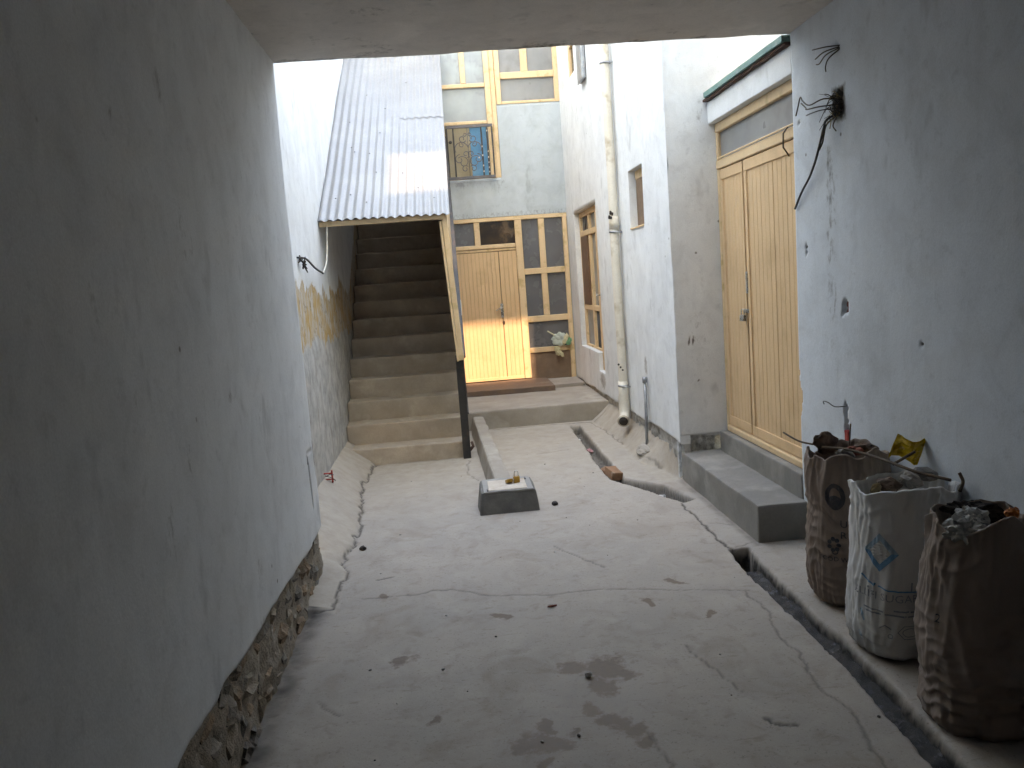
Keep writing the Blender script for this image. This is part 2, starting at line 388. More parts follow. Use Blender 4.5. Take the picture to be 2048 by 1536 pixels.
def height_sheet(name, O, U, V, Nn, us, vs, depth, mat, parent=None, mask=None, holes=(), back=.12, dust=None, edge_back=None):
    """a plastered face: grid in (u,v) pushed along Nn by depth(u,v), with real openings and returns"""
    us = np.asarray(sorted(set(np.round(us, 5)))); vs = np.asarray(sorted(set(np.round(vs, 5))))
    uu, vv = np.meshgrid(us, vs, indexing='ij'); d = depth(uu, vv) if depth else np.zeros_like(uu)
    O, U, V, Nn = (np.array(q, float) for q in (O, U, V, Nn))
    co = O+uu[..., None]*U+vv[..., None]*V+d[..., None]*Nn
    nu, nv = uu.shape; idx = np.arange(nu*nv).reshape(nu, nv)
    keep = np.ones((nu-1, nv-1), bool)
    cu = (us[1:]+us[:-1])/2; cv = (vs[1:]+vs[:-1])/2
    for (a, b, c, e) in holes: keep &= ~((cu[:, None] > a) & (cu[:, None] < b) & (cv[None] > c) & (cv[None] < e))
    q = np.stack([idx[:-1, :-1], idx[1:, :-1], idx[1:, 1:], idx[:-1, 1:]], -1)[keep]
    if np.dot(np.cross(U, V), Nn) < 0: q = q[:, ::-1]
    verts = co.reshape(-1, 3); m = mask(uu, vv) if mask else None
    # boundary edges -> returns
    e = np.concatenate([q[:, [0, 1]], q[:, [1, 2]], q[:, [2, 3]], q[:, [3, 0]]])
    key = np.sort(e, 1); _, inv, cnt = np.unique(key[:, 0]*10**7+key[:, 1], return_inverse=True, return_counts=True)
    be = e[cnt[inv] == 1]
    bv = np.unique(be); remap = {int(k): len(verts)+i for i, k in enumerate(bv)}
    base = (O+uu[..., None]*U+vv[..., None]*V).reshape(-1, 3)
    verts = np.concatenate([verts, base[bv]-Nn*back])
    sk = np.array([(b, a, remap[int(a)], remap[int(b)]) for a, b in be], int) if len(be) else np.zeros((0, 4), int)
    faces = np.concatenate([q, sk])
    used = np.zeros(len(verts), bool); used[faces.ravel()] = True
    ren = np.cumsum(used)-1; faces = ren[faces]
    me = bpy.data.meshes.new(name)
    vv_ = verts[used]
    me.vertices.add(len(vv_)); me.vertices.foreach_set('co', vv_.astype(np.float32).ravel())
    me.loops.add(faces.size); me.loops.foreach_set('vertex_index', faces.ravel().astype(np.int32))
    me.polygons.add(len(faces)); me.polygons.foreach_set('loop_start', np.arange(0, faces.size, 4, dtype=np.int32))
    me.polygons.foreach_set('loop_total', np.full(len(faces), 4, np.int32))
    me.update(calc_edges=True)
    if m is not None:
        full = np.zeros((len(verts), 4), np.float32); full[:, 3] = 1
        g = np.stack([np.broadcast_to(x, uu.shape) for x in m], -1).reshape(-1, 3)
        full[:nu*nv, :3] = g; full[nu*nv:, :3] = g[bv]
        a = me.color_attributes.new('mask', 'FLOAT_COLOR', 'POINT'); a.data.foreach_set('color', full[used].ravel())
    if dust is not None:
        f = np.zeros(len(verts), np.float32); f[:nu*nv] = dust(uu, vv).ravel(); f[nu*nv:] = f[bv]
        a = me.attributes.new('dust', 'FLOAT', 'POINT'); a.data.foreach_set('value', f[used])
    sm = np.zeros(len(faces), bool); sm[:len(q)] = True
    o = link_mesh(name, me, mat, parent)
    me.polygons.foreach_set('use_smooth', sm); me.update()
    return o
def lin(a, b, st): return np.linspace(a, b, max(2, int(round((b-a)/st))+1))

# ================================================================== THE SETTING
X, Y, Z = (1, 0, 0), (0, 1, 0), (0, 0, 1)
gv = [(-40, -40, -.32), (40, -40, -.32), (40, 40, -.32), (-40, 40, -.32)]
tag(py_obj('ground', gv, [(0, 1, 2, 3)], M['mud']), None, kind='structure')

D1 = [(1.301, 9.50), (1.275, 8.3), (1.249, 7.287), (1.255, 6.873), (1.503, 6.283), (1.636, 5.95), (1.743, 6.013), (1.635, 6.48), (1.375, 6.845), (1.39, 8.0), (1.416, 9.50)]
D2 = [(1.603, 4.84), (1.568, 4.391), (1.573, 3.275), (1.517, 2.518), (1.48, 1.5), (1.45, -2.3), (1.57, -2.3), (1.59, 1.5), (1.622, 2.5), (1.68, 3.161), (1.69, 4.207), (1.72, 4.84)]
AL = [(-.865, 8.24), (-.898, 7.34), (-.858, 6.73), (-.809, 6.45), (-.789, 5.655), (-.835, 5.25), (-.768, 5.09), (-.76, 4.49), (-.861, 4.43)]
CRACKS = [(AL, .010), ([(1.607, 5.944), (1.616, 5.476), (1.607, 5.025), (1.63, 4.85)], .010),
          ([(.30, 9.66), (.9, 9.67), (1.74, 9.60)], .012), ([(1.58, 9.58), (1.62, 9.0), (1.65, 8.2)], .006),
          ([(-.62, 4.63), (-.497, 4.602), (-.269, 4.618), (-.125, 4.619), (.044, 4.496), (.43, 4.392), (.711, 4.392), (.976, 4.32), (1.49, 4.181)], .0045),
          ([(1.465, 4.188), (1.467, 3.91), (1.426, 3.619), (1.429, 3.457), (1.397, 3.134), (1.403, 2.93), (1.36, 2.5)], .005),
          ([(.98, 3.62), (1.03, 3.3), (1.09, 3.15)], .004), ([(.62, 2.95), (.66, 2.72), (.61, 2.5)], .005), ([(1.10, 2.93), (1.17, 2.86)], .008),
          ([(.55, 5.2), (.72, 4.9), (.8, 4.75)], .003), ([(-.58, 4.9), (-.48, 4.91)], .008), ([(-.8, 3.6), (-.62, 3.35), (-.58, 3.3)], .005),
          ([(.75, 8.1), (1.1, 8.2)], .004), ([(1.64, 7.45), (1.72, 7.2), (1.76, 7.0)], .005), ([(1.66, 5.4), (1.80, 5.3)], .003),
          ([(.12, 7.2), (.05, 7.6), (.08, 8.1)], .006), ([(1.66, 4.86), (1.8, 4.93)], .006)]
STAINS = [(.57, 3.47, .13), (.44, 3.52, .10), (.66, 3.42, .07), (.53, 3.31, .07), (.50, 3.06, .07), (.56, 2.97, .06), (.42, 3.15, .05), (.60, 2.88, .05),
          (.20, 2.94, .075), (.27, 2.95, .06), (.22, 3.04, .04), (.235, 2.80, .035), (.26, 2.72, .03), (.33, 3.02, .03),
          (-.50, 4.62, .05), (.42, 4.25, .03), (-.35, 3.75, .06), (-.2, 3.2, .04), (.95, 4.15, .04), (1.2, 3.95, .035), (.15, 4.15, .05), (1.15, 4.4, .04)]
ALx = np.array([p[0] for p in AL[:-1]])[::-1]; ALy = np.array([p[1] for p in AL[:-1]])[::-1]
def jit(x, y):
    return x+(fbm(x*14, y*14, 3)-.5)*.034+(fbm(x*50, y*50, 5)-.5)*.012, y+(fbm(x*14, y*14, 9)-.5)*.034+(fbm(x*50, y*50, 11)-.5)*.012
def floor_fields(x, y):
    jx, jy = jit(x, y)
    z = (fbm(x*.9, y*.9, 21, 2)-.5)*.016+(fbm(x*4, y*4, 22, 2)-.5)*.0025+(fbm(x*30, y*30, 23)-.5)*.0012
    xc = np.interp(y, ALy, ALx)
    t = np.clip((xc-x)/(xc+1.17), 0, 1)
    za = np.where(x < xc, .016+.22*t**.9, 0)*sstep(4.40, 4.46, y)*(.35+.65*sstep(4.8, 5.6, y))
    xr = np.interp(y, [6.5, 7.0, 7.3, 7.6, 8.1, 9.7], [1.80, 1.75, 1.64, 1.61, 1.66, 1.60])
    tr = np.clip((x-xr)/(1.84-xr), 0, 1)
    zr = np.where(x > xr, .012*sstep(0, .05, x-xr)+.20*tr**1.3, 0)*sstep(6.5, 6.9, y)
    in1 = in_poly(jx, jy, D1); in2 = in_poly(jx, jy, D2)
    bed = -.085-.03*fbm(x*9, y*9, 31)+np.where(fbm(x*22, y*22, 35) > .62, .02, 0)
    z = z+za+zr
    def inside(P, inn):
        lx = x+(fbm(x*9, y*9, 3)-.5)*.03+(fbm(x*30, y*30, 4)-.5)*.012; ly = y+(fbm(x*9, y*9, 9)-.5)*.03
        inn = in_poly(lx, ly, P); sd = seg_dist(lx, ly, P+P[:1])
        return np.where(inn, sstep(-.006, .022, sd), (1-sstep(0, .007, sd))*.12)
    f1 = inside(D1, in1); f2 = inside(D2, in2); in1 = f1 > .35; in2 = f2 > .35
    z = z*(1-f1)+bed*f1; z = z*(1-f2)+(bed-.012)*f2
    hole = np.hypot((x-1.66), (y-4.76)) < .065; z = np.where(in2 & hole, -.24, z)
    hole1 = np.hypot((x-1.33), (y-9.40)) < .07; z = np.where(in1 & hole1, -.2, z)
    crack = np.zeros_like(x)
    for pts, w in CRACKS:
        bx0 = min(p[0] for p in pts)-.12; bx1 = max(p[0] for p in pts)+.12; by0 = min(p[1] for p in pts)-.12; by1 = max(p[1] for p in pts)+.12
        s = (x > bx0) & (x < bx1) & (y > by0) & (y < by1)
        if not s.any(): continue
        jx2 = x[s]+(fbm(x[s]*9, y[s]*9, 41)-.5)*.07+(fbm(x[s]*30, y[s]*30, 48)-.5)*.010; jy2 = y[s]+(fbm(x[s]*9, y[s]*9, 43)-.5)*.07
        d = seg_dist(jx2, jy2, pts); ww = np.maximum(w, .005)*(.1+1.0*fbm(x[s]*6, y[s]*6, 47))
        c = (1-sstep(ww*.3, ww*.9+.0085, d))*sstep(.22, .5, fbm(x[s]*4, y[s]*4, 49)+w*22)*(.55 if w < .007 else .95); crack[s] = np.maximum(crack[s], c)
    crack *= ~(in1 | in2)
    z = z-.007*crack
    st = np.zeros_like(x)
    qx = x+(fbm(x*9, y*9, 81)-.5)*.16; qy = y+(fbm(x*9, y*9, 84)-.5)*.16
    for sx, sy, r in STAINS: st = np.maximum(st, 1-np.hypot(qx-sx, qy-sy)/(r*1.7))
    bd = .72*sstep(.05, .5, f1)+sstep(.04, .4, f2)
    hol = (in2 & hole) | (in1 & hole1)  # drain holes take the dark colour as well as the depth
    base_dirt = .8*(1-sstep(.0, .11, np.abs(x+.88)))*(y < 4.5)+.5*(1-sstep(0, .05, np.abs(x-1.80)))*(y > 4.85)*(y < 6.6)+.5*(1-sstep(0, .04, np.abs(y-8.22)))*((x > -.9) & (x < .1))
    return z, np.maximum(crack, np.maximum(base_dirt*fbm(x*12, y*12, 61)*1.5, hol*1.0)), np.clip(st, 0, 1), np.clip(bd, 0, 1)
_cache = {}
def ff(x, y):
    k = x.shape
    if k not in _cache: _cache[k] = floor_fields(x, y)
    return _cache[k]
def floor_dust(x, y):
    d = .75*sstep(5.2, 8.2, y)*(1-sstep(-.2, 1.2, x)*.6)+.25*sstep(6, 9, y)
    xc = np.interp(y, ALy, ALx); d = np.maximum(d, .8*(x < xc)*(y > 4.43)); d = np.maximum(d, .85*(x > 1.62)*(y > 6.6))
    return np.clip(d*(.6+.8*fbm(x*3, y*3, 71)), 0, 1)
fx = np.concatenate([lin(-1.22, -.4, .012), lin(-.4, 1.15, .0125), lin(1.15, 1.86, .009), lin(1.86, 2.32, .03)])
fy = np.concatenate([lin(-2.3, 2.1, .08), lin(2.1, 6.6, .0105), lin(6.6, 9.9, .0135), lin(9.9, 12.2, .08)])
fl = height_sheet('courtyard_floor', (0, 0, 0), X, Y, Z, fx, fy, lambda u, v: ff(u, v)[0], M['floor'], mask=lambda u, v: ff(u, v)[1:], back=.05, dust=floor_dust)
tag(fl, 'worn grey concrete floor with open drain channels and cracks', kind='structure')

# passage ceiling, end of passage
cz = height_sheet('ceiling', (0, 0, 3.07), (1, -.018, 0), Y, (0, 0, -1), lin(-1.2, 2.36, .05), np.concatenate([lin(-2.3, 4, .1), lin(4, 5.0, .025)]),
    lambda u, v: (fbm(u*2, v*2, 5)-.5)*.016+(fbm(u*9, v*30, 8)-.5)*.008*sstep(4.8, 5, v), M['ceiling'],
    mask=lambda u, v: (.42*sstep(4.9, 5.0, v)*fbm(u*7, v*7, 3)+.33*(fbm(u*5, v*5, 15) > .66), 0*u, 0*u), back=.28)
tag(cz, None, kind='structure')
box_end = box('passage_end_wall', (-1.2, -1.25, -.1), (2.4, -1.0, 3.3), M['panelbrown'], bev=0)
tag(box_end, None, kind='structure')

# over the passage: unseen tower and bay, added to block and shape sunlight
gh = thing('passage_sun_blocker', 'unseen tower added over the covered passage with a bay that shapes the sun patch', 'building', (.6, 2, 3.36))
boxes('sun_blocking_wall', [((-7, -1.0, 3.36), (7, -.75, 9.07)), ((-7, -1.0, 9.07), (-.50, -.75, 10.25)), ((1.16, -1.0, 9.07), (7, -.75, 10.25)), ((-7, -1.0, 10.25), (7, -.75, 26.0))], M['wall'], gh, bev=0)
for r_ in ((-5, 4.72, 3.36), (2.5, 4.93, 4.9)),: box('parapet', r_[0], r_[1], M['wall'], gh, bev=0)  # unseen front, height set to cut skylight on the upper walls
box('sun_dimmer_pane', (-.50, -.90, 9.07), (1.16, -.894, 10.25), M['sunfilter'], gh, bev=0)  # pane added in the bay to dim the sun patch

nb = thing('added_sky_blocker', 'unseen block added behind the white courtyard wall to cut the low sky', 'building', (-5, 8, 0))  # unseen, added to keep low skylight off the upper walls
box('wall', (-6.5, 4.0, 0), (-3.0, 15, 10.4), M['wall'], nb, bev=0)
box('blocker_slab', (-6.7, 3.8, 10.4), (-2.9, 15.2, 10.6), M['grey'], nb, bev=0)

# passage wall on the left: plaster over a rubble plinth
pl = thing('passage_wall', 'grey limewashed passage wall with an exposed rubble stone plinth', 'wall', (-1.0, 1.4, 0))
def plz(u): return .515-.037*u
def pl_depth(u, v):
    z = v+plz(u)
    d = (fbm(u*.9, z*.9, 3, 2)-.5)*.026+(fbm(u*5, z*5, 4, 2)-.5)*.003
    e = (v+ (fbm(u*7, u*0, 77)-.5)*.035)
    d = d-.02*(1-sstep(-.02, .012, e))-.012*sstep(4.97, 5.05, u)
    g = (np.abs(u-4.765+.02*(z-.68)) < .011) & (z > .52) & (z < .84); d = np.where(g, d-.03, d)
    g2 = (np.abs(z-.835-(u-4.8)*.03) < .006) & (u > 4.77) & (u < 4.93); d = np.where(g2, d-.012, d)
    g3 = (u+.03*fbm(z*9, z*0, 5) > 5.02) & (z > .62) & (z < .98); d = np.where(g3, d-.025, d)
    return d
def pl_mask(u, v):
    z = v+plz(u)
    r = np.zeros_like(u)
    for cu, cz_, a, b, s in [(4.765, .68, .018, .17, .95), (4.97, .8, .02, .16, .8), (3.32, 1.38, .035, .05, .5), (2.75, 1.25, .04, .07, .38), (2.35, 1.5, .03, .05, .36), (2.9, 2.45, .03, .09, .42), (2.45, 2.3, .03, .05, .34), (3.75, 1.2, .02, .03, .4), (2.6, 1.9, .02, .04, .4), (3.05, 1.75, .02, .03, .4), (4.1, .95, .015, .02, .4), (3.45, .62, .05, .06, .36), (2.5, 1.05, .07, .16, .3), (3.0, 2.0, .12, .2, .26), (2.2, 1.8, .08, .2, .28), (3.9, 2.2, .06, .2, .24)]:
        r = np.maximum(r, s*(1-np.clip(np.hypot((u-cu)/a, (z-cz_)/b)-.4, 0, 1)))
    r = np.maximum(r, .38*(1-sstep(0, .12, v))*fbm(u*5, v*5, 8))
    return r, 0*u, 0*u
height_sheet('plaster', (-.88, 0, .515), (0, 1, -.037), Z, X, np.concatenate([lin(-2.3, 1.8, .1), lin(1.8, 5.05, .0145)]), np.concatenate([lin(0, .75, .0125), lin(.75, 2.76, .03)]), pl_depth, M['passwall'], pl, mask=pl_mask, back=.1)
box('wall_core', (-1.145, -2.3, .5), (-.99, 5.035, 3.1), M['passwall'], pl, bev=0)
height_sheet('mortar_bed', (-.915, 0, 0), Y, Z, X, np.concatenate([lin(-2.3, 1.8, .1), lin(1.8, 5.04, .016)]), lin(-.12, .5, .016),
    lambda u, v: (fbm(u*5, v*5, 51)-.5)*.035+(fbm(u*22, v*22, 52)-.5)*.028, M['mud'], pl, back=.1)
stones = [lump_mesh('stone_mesh', i, 2, .55, 1.9) for i in range(9)]
yy = 1.9
while yy < 5.02:
    w = random.uniform(.09, .20); zt = plz(yy)-.015; zz = -.02
    while zz < zt-.05:
        h = min(random.uniform(.07, .15), zt-zz)
        put('stone', random.choice(stones), random.choice(M['rubble']), (-.938+random.uniform(-.012, .006), yy+w/2+random.uniform(-.02, .02), zz+h/2),
            (random.uniform(.028, .05), w*.5, h*.47), (random.uniform(-.25, .25), random.uniform(-.15, .15), random.uniform(-.12, .12)), pl)
        zz += h*1.02
    yy += w*.98

# passage wall on the right
prr = thing('passage_wall', 'pale blue passage wall with torn out wire holes behind the sacks', 'wall', (2.25, 1.4, 0))
def pr_fields(u, z):
    d = (fbm(u*.9, z*.9, 13, 2)-.5)*.02+(fbm(u*5, z*5, 14, 2)-.5)*.003
    n1 = (fbm(u*30, z*30, 16)-.5)*.05; n2 = (fbm(u*30, z*30, 19)-.5)*.05
    uu, zz = u+n1, z+n2
    hole = (uu > 4.315) & (uu < 4.425) & (zz > 2.475+(uu-4.315)*.35) & (zz < 2.615-(uu-4.315)*.3)
    low = (np.abs(uu-4.355-.03*(z-.84)) < .026*(.6+.8*fbm(z*14, z*0, 6))) & (zz > .765) & (zz < .945)
    red = (uu > 4.305) & (uu < 4.37) & (zz > 1.437) & (zz < 1.505)
    r = np.zeros_like(u)
    d = np.where(hole, -.085, d); d = np.where(low, -.05, d); d = np.where(red, -.03, d)
    for cu, cz_, rr in [(4.815, 1.81, .014), (4.81, 1.775, .012), (3.62, 1.32, .012), (4.86, 2.53, .012), (4.37, 2.83, .012)]:
        k = np.hypot(uu-cu-n1*.6, zz-cz_-n2*.6) < rr; d = np.where(k, -.015, d); r = np.maximum(r, k*.9)
    chip = (u+.05*fbm(z*12, z*0, 25) > 4.945+.03*np.abs(z-.9)/.15) & (np.abs(z-.9) < .16); d = np.where(chip, d-.03, d)
    near = 1-sstep(0, .05, np.maximum(np.abs(u-4.37)-.055, np.abs(z-2.54)-.07)); r = np.maximum(r, .75*near)
    r = np.maximum(r, .95*hole); r = np.maximum(r, .7*low)  # hole and low slot are coloured dark as well as recessed
    band = (1-sstep(.03, .085, np.abs(u-4.485)))*(.25+1.5*(fbm(u*45, z*16, 88)-.3))
    r = np.maximum(r, band*(.62*sstep(1.75, 2.0, z)*(1-sstep(2.32, 2.42, z))+.58*sstep(1.25, 1.5, z)*(1-sstep(1.8, 2.0, z))))
    r = np.maximum(r, band*.30*sstep(.9, 1.0, z)*(1-sstep(1.3, 1.5, z)))
    r = np.maximum(r, .28*(1-sstep(0, .35, z))*fbm(u*4, z*4, 8))
    b = chip*1.0
    return d, r, 0*u, b
height_sheet('plaster', (2.135, 0, 0), Y, Z, (-1, 0, 0), np.concatenate([lin(-2.3, 2, .1), lin(2, 4.95, .0125)]), np.concatenate([lin(-.1, 1.6, .014), lin(1.6, 3.08, .014)]),
    lambda u, v: pr_fields(u, v)[0], M['bluewall'], prr, mask=lambda u, v: pr_fields(u, v)[1:], back=.1)
box('wall_core', (2.25, -2.3, -.1), (2.42, 4.94, 3.3), M['passwall'], prr, bev=0)
box('red_brick_core', (2.155, 4.30, 1.43), (2.18, 4.375, 1.51), M['redbrick'], prr)
rough('red_junction_box', (2.125, 4.325, .73), (2.17, 4.365, .79), M['red'], prr, res=.02, bev=.004, amp=.004, freq=20)

# courtyard wall on the left
cw = thing('courtyard_wall', 'tall white courtyard wall with a peeling ochre band beside the stairs', 'wall', (-1.3, 8.5, 0))
def zs(y): return .17+.205*np.clip((y-8.24)/.28, -1, 20)
def cw_mask(u, z):
    j = (fbm(u*2.2, z*.6, 33)-.5)*.55+(fbm(u*11, z*1.5, 38)-.5)*.22
    g = sstep(1.16+j*.6, 1.34+j*.6, z)*(1-sstep(1.66+j, 1.84+j, z))*(1-sstep(10.4, 11.0, u))
    g = np.maximum(g, (1-sstep(.12, .42, z-zs(u)))*sstep(9.3, 10.2, u)*.8)
    b = 1-sstep(1.19+j*.6, 1.40+j*.6, z)
    r = .45*(1-sstep(0, .5, z))*fbm(u*4, z*4, 12)+.55*(np.abs(u-5.25-.3*fbm(z*3, z*0, 4)) < .03)*(z < .95)*(z > .25)
    return r, g, b
height_sheet('plaster', (-1.15, 0, 0), Y, Z, X, lin(4.9, 12.1, .03), np.concatenate([lin(-.1, 2.3, .022), lin(2.3, 5.3, .1), [4.1]]),
    lambda u, z: (fbm(u*1.2, z*1.2, 61)-.5)*.02*(1-sstep(11.8, 12, u))-.008*cw_mask(u, z)[1]+(fbm(u*9, z*9, 63)-.5)*.012*(z < 1.8), M['wall'], cw, mask=cw_mask, holes=[(4.8, 7.8, 4.1, 5.4)], back=.3)

# ------------------------------------------------------------------ rear house
rh = thing('rear_house', 'pale blue two storey house with cream door and windows across the yard', 'house', (.3, 12.2, 0))
rw_holes = [(.13, 1.795, .26, 2.645), (-.62, .905, 3.19, 5.75), (.905, 1.80, 4.19, 5.75)]
xs = np.concatenate([lin(-1.2, 1.82, .04), [.13, 1.795, -.62, .905, 1.80]]); zsv = np.concatenate([lin(-.1, 6.4, .05), [.26, 2.645, 3.19, 5.75, 4.19]])
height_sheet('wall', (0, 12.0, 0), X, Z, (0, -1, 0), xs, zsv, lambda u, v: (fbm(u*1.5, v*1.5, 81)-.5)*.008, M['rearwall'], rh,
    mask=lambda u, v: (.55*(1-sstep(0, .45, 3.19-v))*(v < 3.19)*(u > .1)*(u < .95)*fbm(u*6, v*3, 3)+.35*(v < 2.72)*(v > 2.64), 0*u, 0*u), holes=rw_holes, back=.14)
box('wall_core', (-1.4, 12.75, 0), (1.9, 12.9, 6.4), M['shadeblack'], rh, bev=0)  # near-black backing painted as the shade inside the house
# ground floor entrance screen
def fr(x0, x1, z0, z1, y0=12.005, y1=12.065): return ((x0, y0, z0), (x1, y1, z1))
ent = boxes('entrance_frame', [fr(.13, 1.795, 2.585, 2.643, 12.0), fr(1.725, 1.79, .262, 2.584, 11.985), fr(1.035, 1.135, .30, 2.584, 11.992),
    fr(.13, 1.034, 2.205, 2.262), fr(.13, 1.034, 2.165, 2.20, 12.018), fr(.452, .534, 2.263, 2.584),
    fr(1.136, 1.724, 1.80, 1.884), fr(1.375, 1.464, 1.885, 2.584), fr(1.375, 1.464, 1.197, 1.799), fr(1.136, 1.724, 1.108, 1.196), fr(1.136, 1.724, .662, .735), fr(.13, .158, .30, 2.164)], M['creamframe'], rh, bev=.006)
for x0, x1, z0, z1, mk in [(.13, .452, 2.262, 2.585, 'glass'), (.534, 1.035, 2.262, 2.585, 'browned'), (1.135, 1.375, 1.884, 2.585, 'glass'), (1.464, 1.725, 1.884, 2.585, 'glass'),
                           (1.135, 1.375, 1.196, 1.80, 'glass'), (1.464, 1.725, 1.196, 1.80, 'glass'), (1.135, 1.725, .735, 1.108, 'frostgrey' if 0 else 'glass')]:
    box('pane', (x0-.005, 12.04, z0-.005), (x1+.005, 12.046, z1+.005), M[mk], ent, bev=0)
kp = box('kick_panel', (1.136, 12.03, .262), (1.724, 12.05, .661), M['panelbrown'], rh)
# beading strips on frame
def door_leaf(name, u0, u1, z0, z1, npl, depth_axis, d0, mat, parent, wide=.045):
    """frame board behind, tongue-and-groove planks proud of it. depth_axis 'y': face looks -y; 'x': face looks -x"""
    def bx(a0, a1, q0, q1, e0, e1):
        return ((a0, e0, q0), (a1, e1, q1)) if depth_axis == 'y' else ((e0, a0, q0), (e1, a1, q1))
    lf = box(name, *bx(u0, u1, z0, z1, d0+.012, d0+.04), M['groove'], parent)
    w = (u1-u0)/npl
    for i in range(npl):
        lo, hi = bx(u0+i*w+.0022, u0+(i+1)*w-.0022, z0+.004+random.uniform(0, .004), z1-.004, d0+random.uniform(0, .0025), d0+.014)
        box('plank', lo, hi, mat, lf, bev=.0025)
    return lf
dl = door_leaf('door_leaf', .16, .775, .31, 2.16, 11, 'y', 12.02, M['cream'], rh)
dl2 = door_leaf('door_leaf', .781, 1.032, .31, 2.16, 4, 'y', 12.02, M['cream'], rh)
boxes('handle_plate', [((.752, 12.010, 1.21), (.792, 12.018, 1.41))], M['steel'], dl)
tube('lever_handle', [(.772, 12.012, 1.36), (.772, 11.965, 1.36), (.74, 11.96, 1.345), (.68, 11.962, 1.315)], .009, M['steel'], dl)
put('keyhole_rust', lump_mesh('rust', 3, 2, .2), M['timber'], (.782, 12.016, 1.13), (.018, .006, .03), (0, 0, 0), dl)
box('door_bottom_rail', (.16, 12.012, .30), (1.032, 12.03, .345), M['cream'], dl)
# first floor: tall door light and window
up = boxes('upper_frame', [fr(.757, .835, 3.19, 5.75, 11.99), fr(.837, .903, 3.19, 5.75, 12.005), fr(-.62, .755, 3.945, 3.99), fr(-.62, .755, 4.445, 4.50), fr(.424, .496, 4.501, 5.75), fr(-.62, -.55, 3.19, 5.75, 12.0), fr(-.05, .02, 3.991, 5.74, 12.008), fr(-.62, .755, 3.19, 3.225, 12.0)], M['creamframe'], rh, bev=.006)
for x0, x1, z0, z1, mk in [(.496, .757, 4.50, 5.75, 'frost'), (.02, .424, 4.50, 5.75, 'frost'), (.02, .757, 3.99, 4.445, 'frost'), (-.55, -.05, 3.99, 5.75, 'frost')]:
    box('pane', (x0-.005, 12.04, z0-.005), (x1+.005, 12.046, z1+.005), M[mk], up, bev=0)
box('tan_door_panel', (-.55, 12.05, 3.225), (.498, 12.075, 3.945), M['tan'], rh)
box('blue_door_panel', (.50, 12.05, 3.225), (.757, 12.072, 3.945), M['blue'], rh)
box('tan_door_stile', (.16, 12.035, 3.225), (.25, 12.049, 3.945), M['tan'], rh)
uw = boxes('window_frame', [fr(.908, .978, 4.19, 5.75, 11.988), fr(1.735, 1.80, 4.19, 5.75, 11.988), fr(.979, 1.734, 4.19, 4.228, 11.992), fr(.979, 1.734, 4.534, 4.624), fr(1.278, 1.377, 4.625, 5.75)], M['creamframe'], rh, bev=.006)
for x0, x1, z0, z1 in [(.978, 1.735, 4.228, 4.534), (.978, 1.278, 4.624, 5.75), (1.377, 1.735, 4.624, 5.75)]:
    box('pane', (x0-.005, 12.04, z0-.005), (x1+.005, 12.046, z1+.005), M['frostgrey'], uw, bev=0)

# ------------------------------------------------------------------ side house on the right
sh = thing('side_house', 'pale blue house with recessed windows and cream double doors along the yard', 'house', (2.0, 8.5, 0))
HW = (10.10, 11.376, .77, 2.57); HD = (9.73, 10.10, .55, 2.57); HS = (7.40, 7.95, 2.15, 2.68); HU = (10.62, 11.45, 4.27, 5.7)
ysx = np.concatenate([lin(6.55, 9.6, .03), lin(9.6, 12.02, .035), [10.10, 11.376, 9.73, 7.40, 7.95, 10.62, 11.45]])
zsx = np.concatenate([lin(-.1, 1.0, .016), lin(1.0, 6.0, .07), [.77, 2.57, .55, 2.15, 2.68, 4.27, 5.7]])
def sw_line(u): return .32-.012*(u-6.55)+(fbm(u*4, u*0, 91)-.5)*.05
def sw_depth(u, z):
    k = 1-sstep(-.008, .012, z-sw_line(u))
    return (fbm(u*1.2, z*1.2, 95)-.5)*.012*sstep(6.55, 6.8, u)-k*(.028+(fbm(u*14, z*14, 96)-.5)*.05)
def sw_mask(u, z):
    k = 1-sstep(-.01, .01, z-sw_line(u))
    r = .45*k*fbm(u*8, z*8, 14)+.25*(1-sstep(0, .25, z-sw_line(u)))*fbm(u*4, z*4, 5)
    b = np.maximum(k, .8*(1-np.clip(np.hypot((u-7.62)/.13, (z-.85)/.22), 0, 1)))
    b = np.maximum(b, .9*(1-np.clip(np.hypot((u-9.9)/.35, (z-.45)/.2), 0, 1)))
    return r, .35*k, b
height_sheet('wall', (1.8, 0, 0), Y, Z, (-1, 0, 0), ysx, zsx, sw_depth, M['wall'], sh, mask=sw_mask, holes=(HW, HD, HS, HU), back=.085)
def rt_fields(u, z):
    low = 1-sstep(-.01, .01, z-.362-(fbm(u*6, u*0, 3)-.5)*.02)
    chip = (np.hypot((u-1.80)/.065, (z-.74)/.14)+(fbm(u*25, z*25, 4)-.5)*.5 < .8)
    d = (fbm(u*2, z*1.2, 97)-.5)*.01*sstep(1.8, 1.9, u)-low*(.05+.05*fbm(u*14, z*14, 7))-chip*.016
    r = .42*low+.5*chip*fbm(u*20, z*20, 5)
    for cu, cz_ in [(1.915, 1.155), (1.94, 1.16), (1.925, 1.135), (1.97, .82)]: r = np.maximum(r, 1.0*(np.hypot(u-cu, z-cz_) < .012))
    r = np.maximum(r, .33*fbm(u*3, z*2, 12)*(z < 1.6)); r = np.maximum(r, .45*(np.abs(u-2.1) < .06)*(np.abs(z-2.9) < .22)*fbm(u*14, z*14, 3))
    return d, r, 0*u, np.maximum(.3*low, chip*1.0)
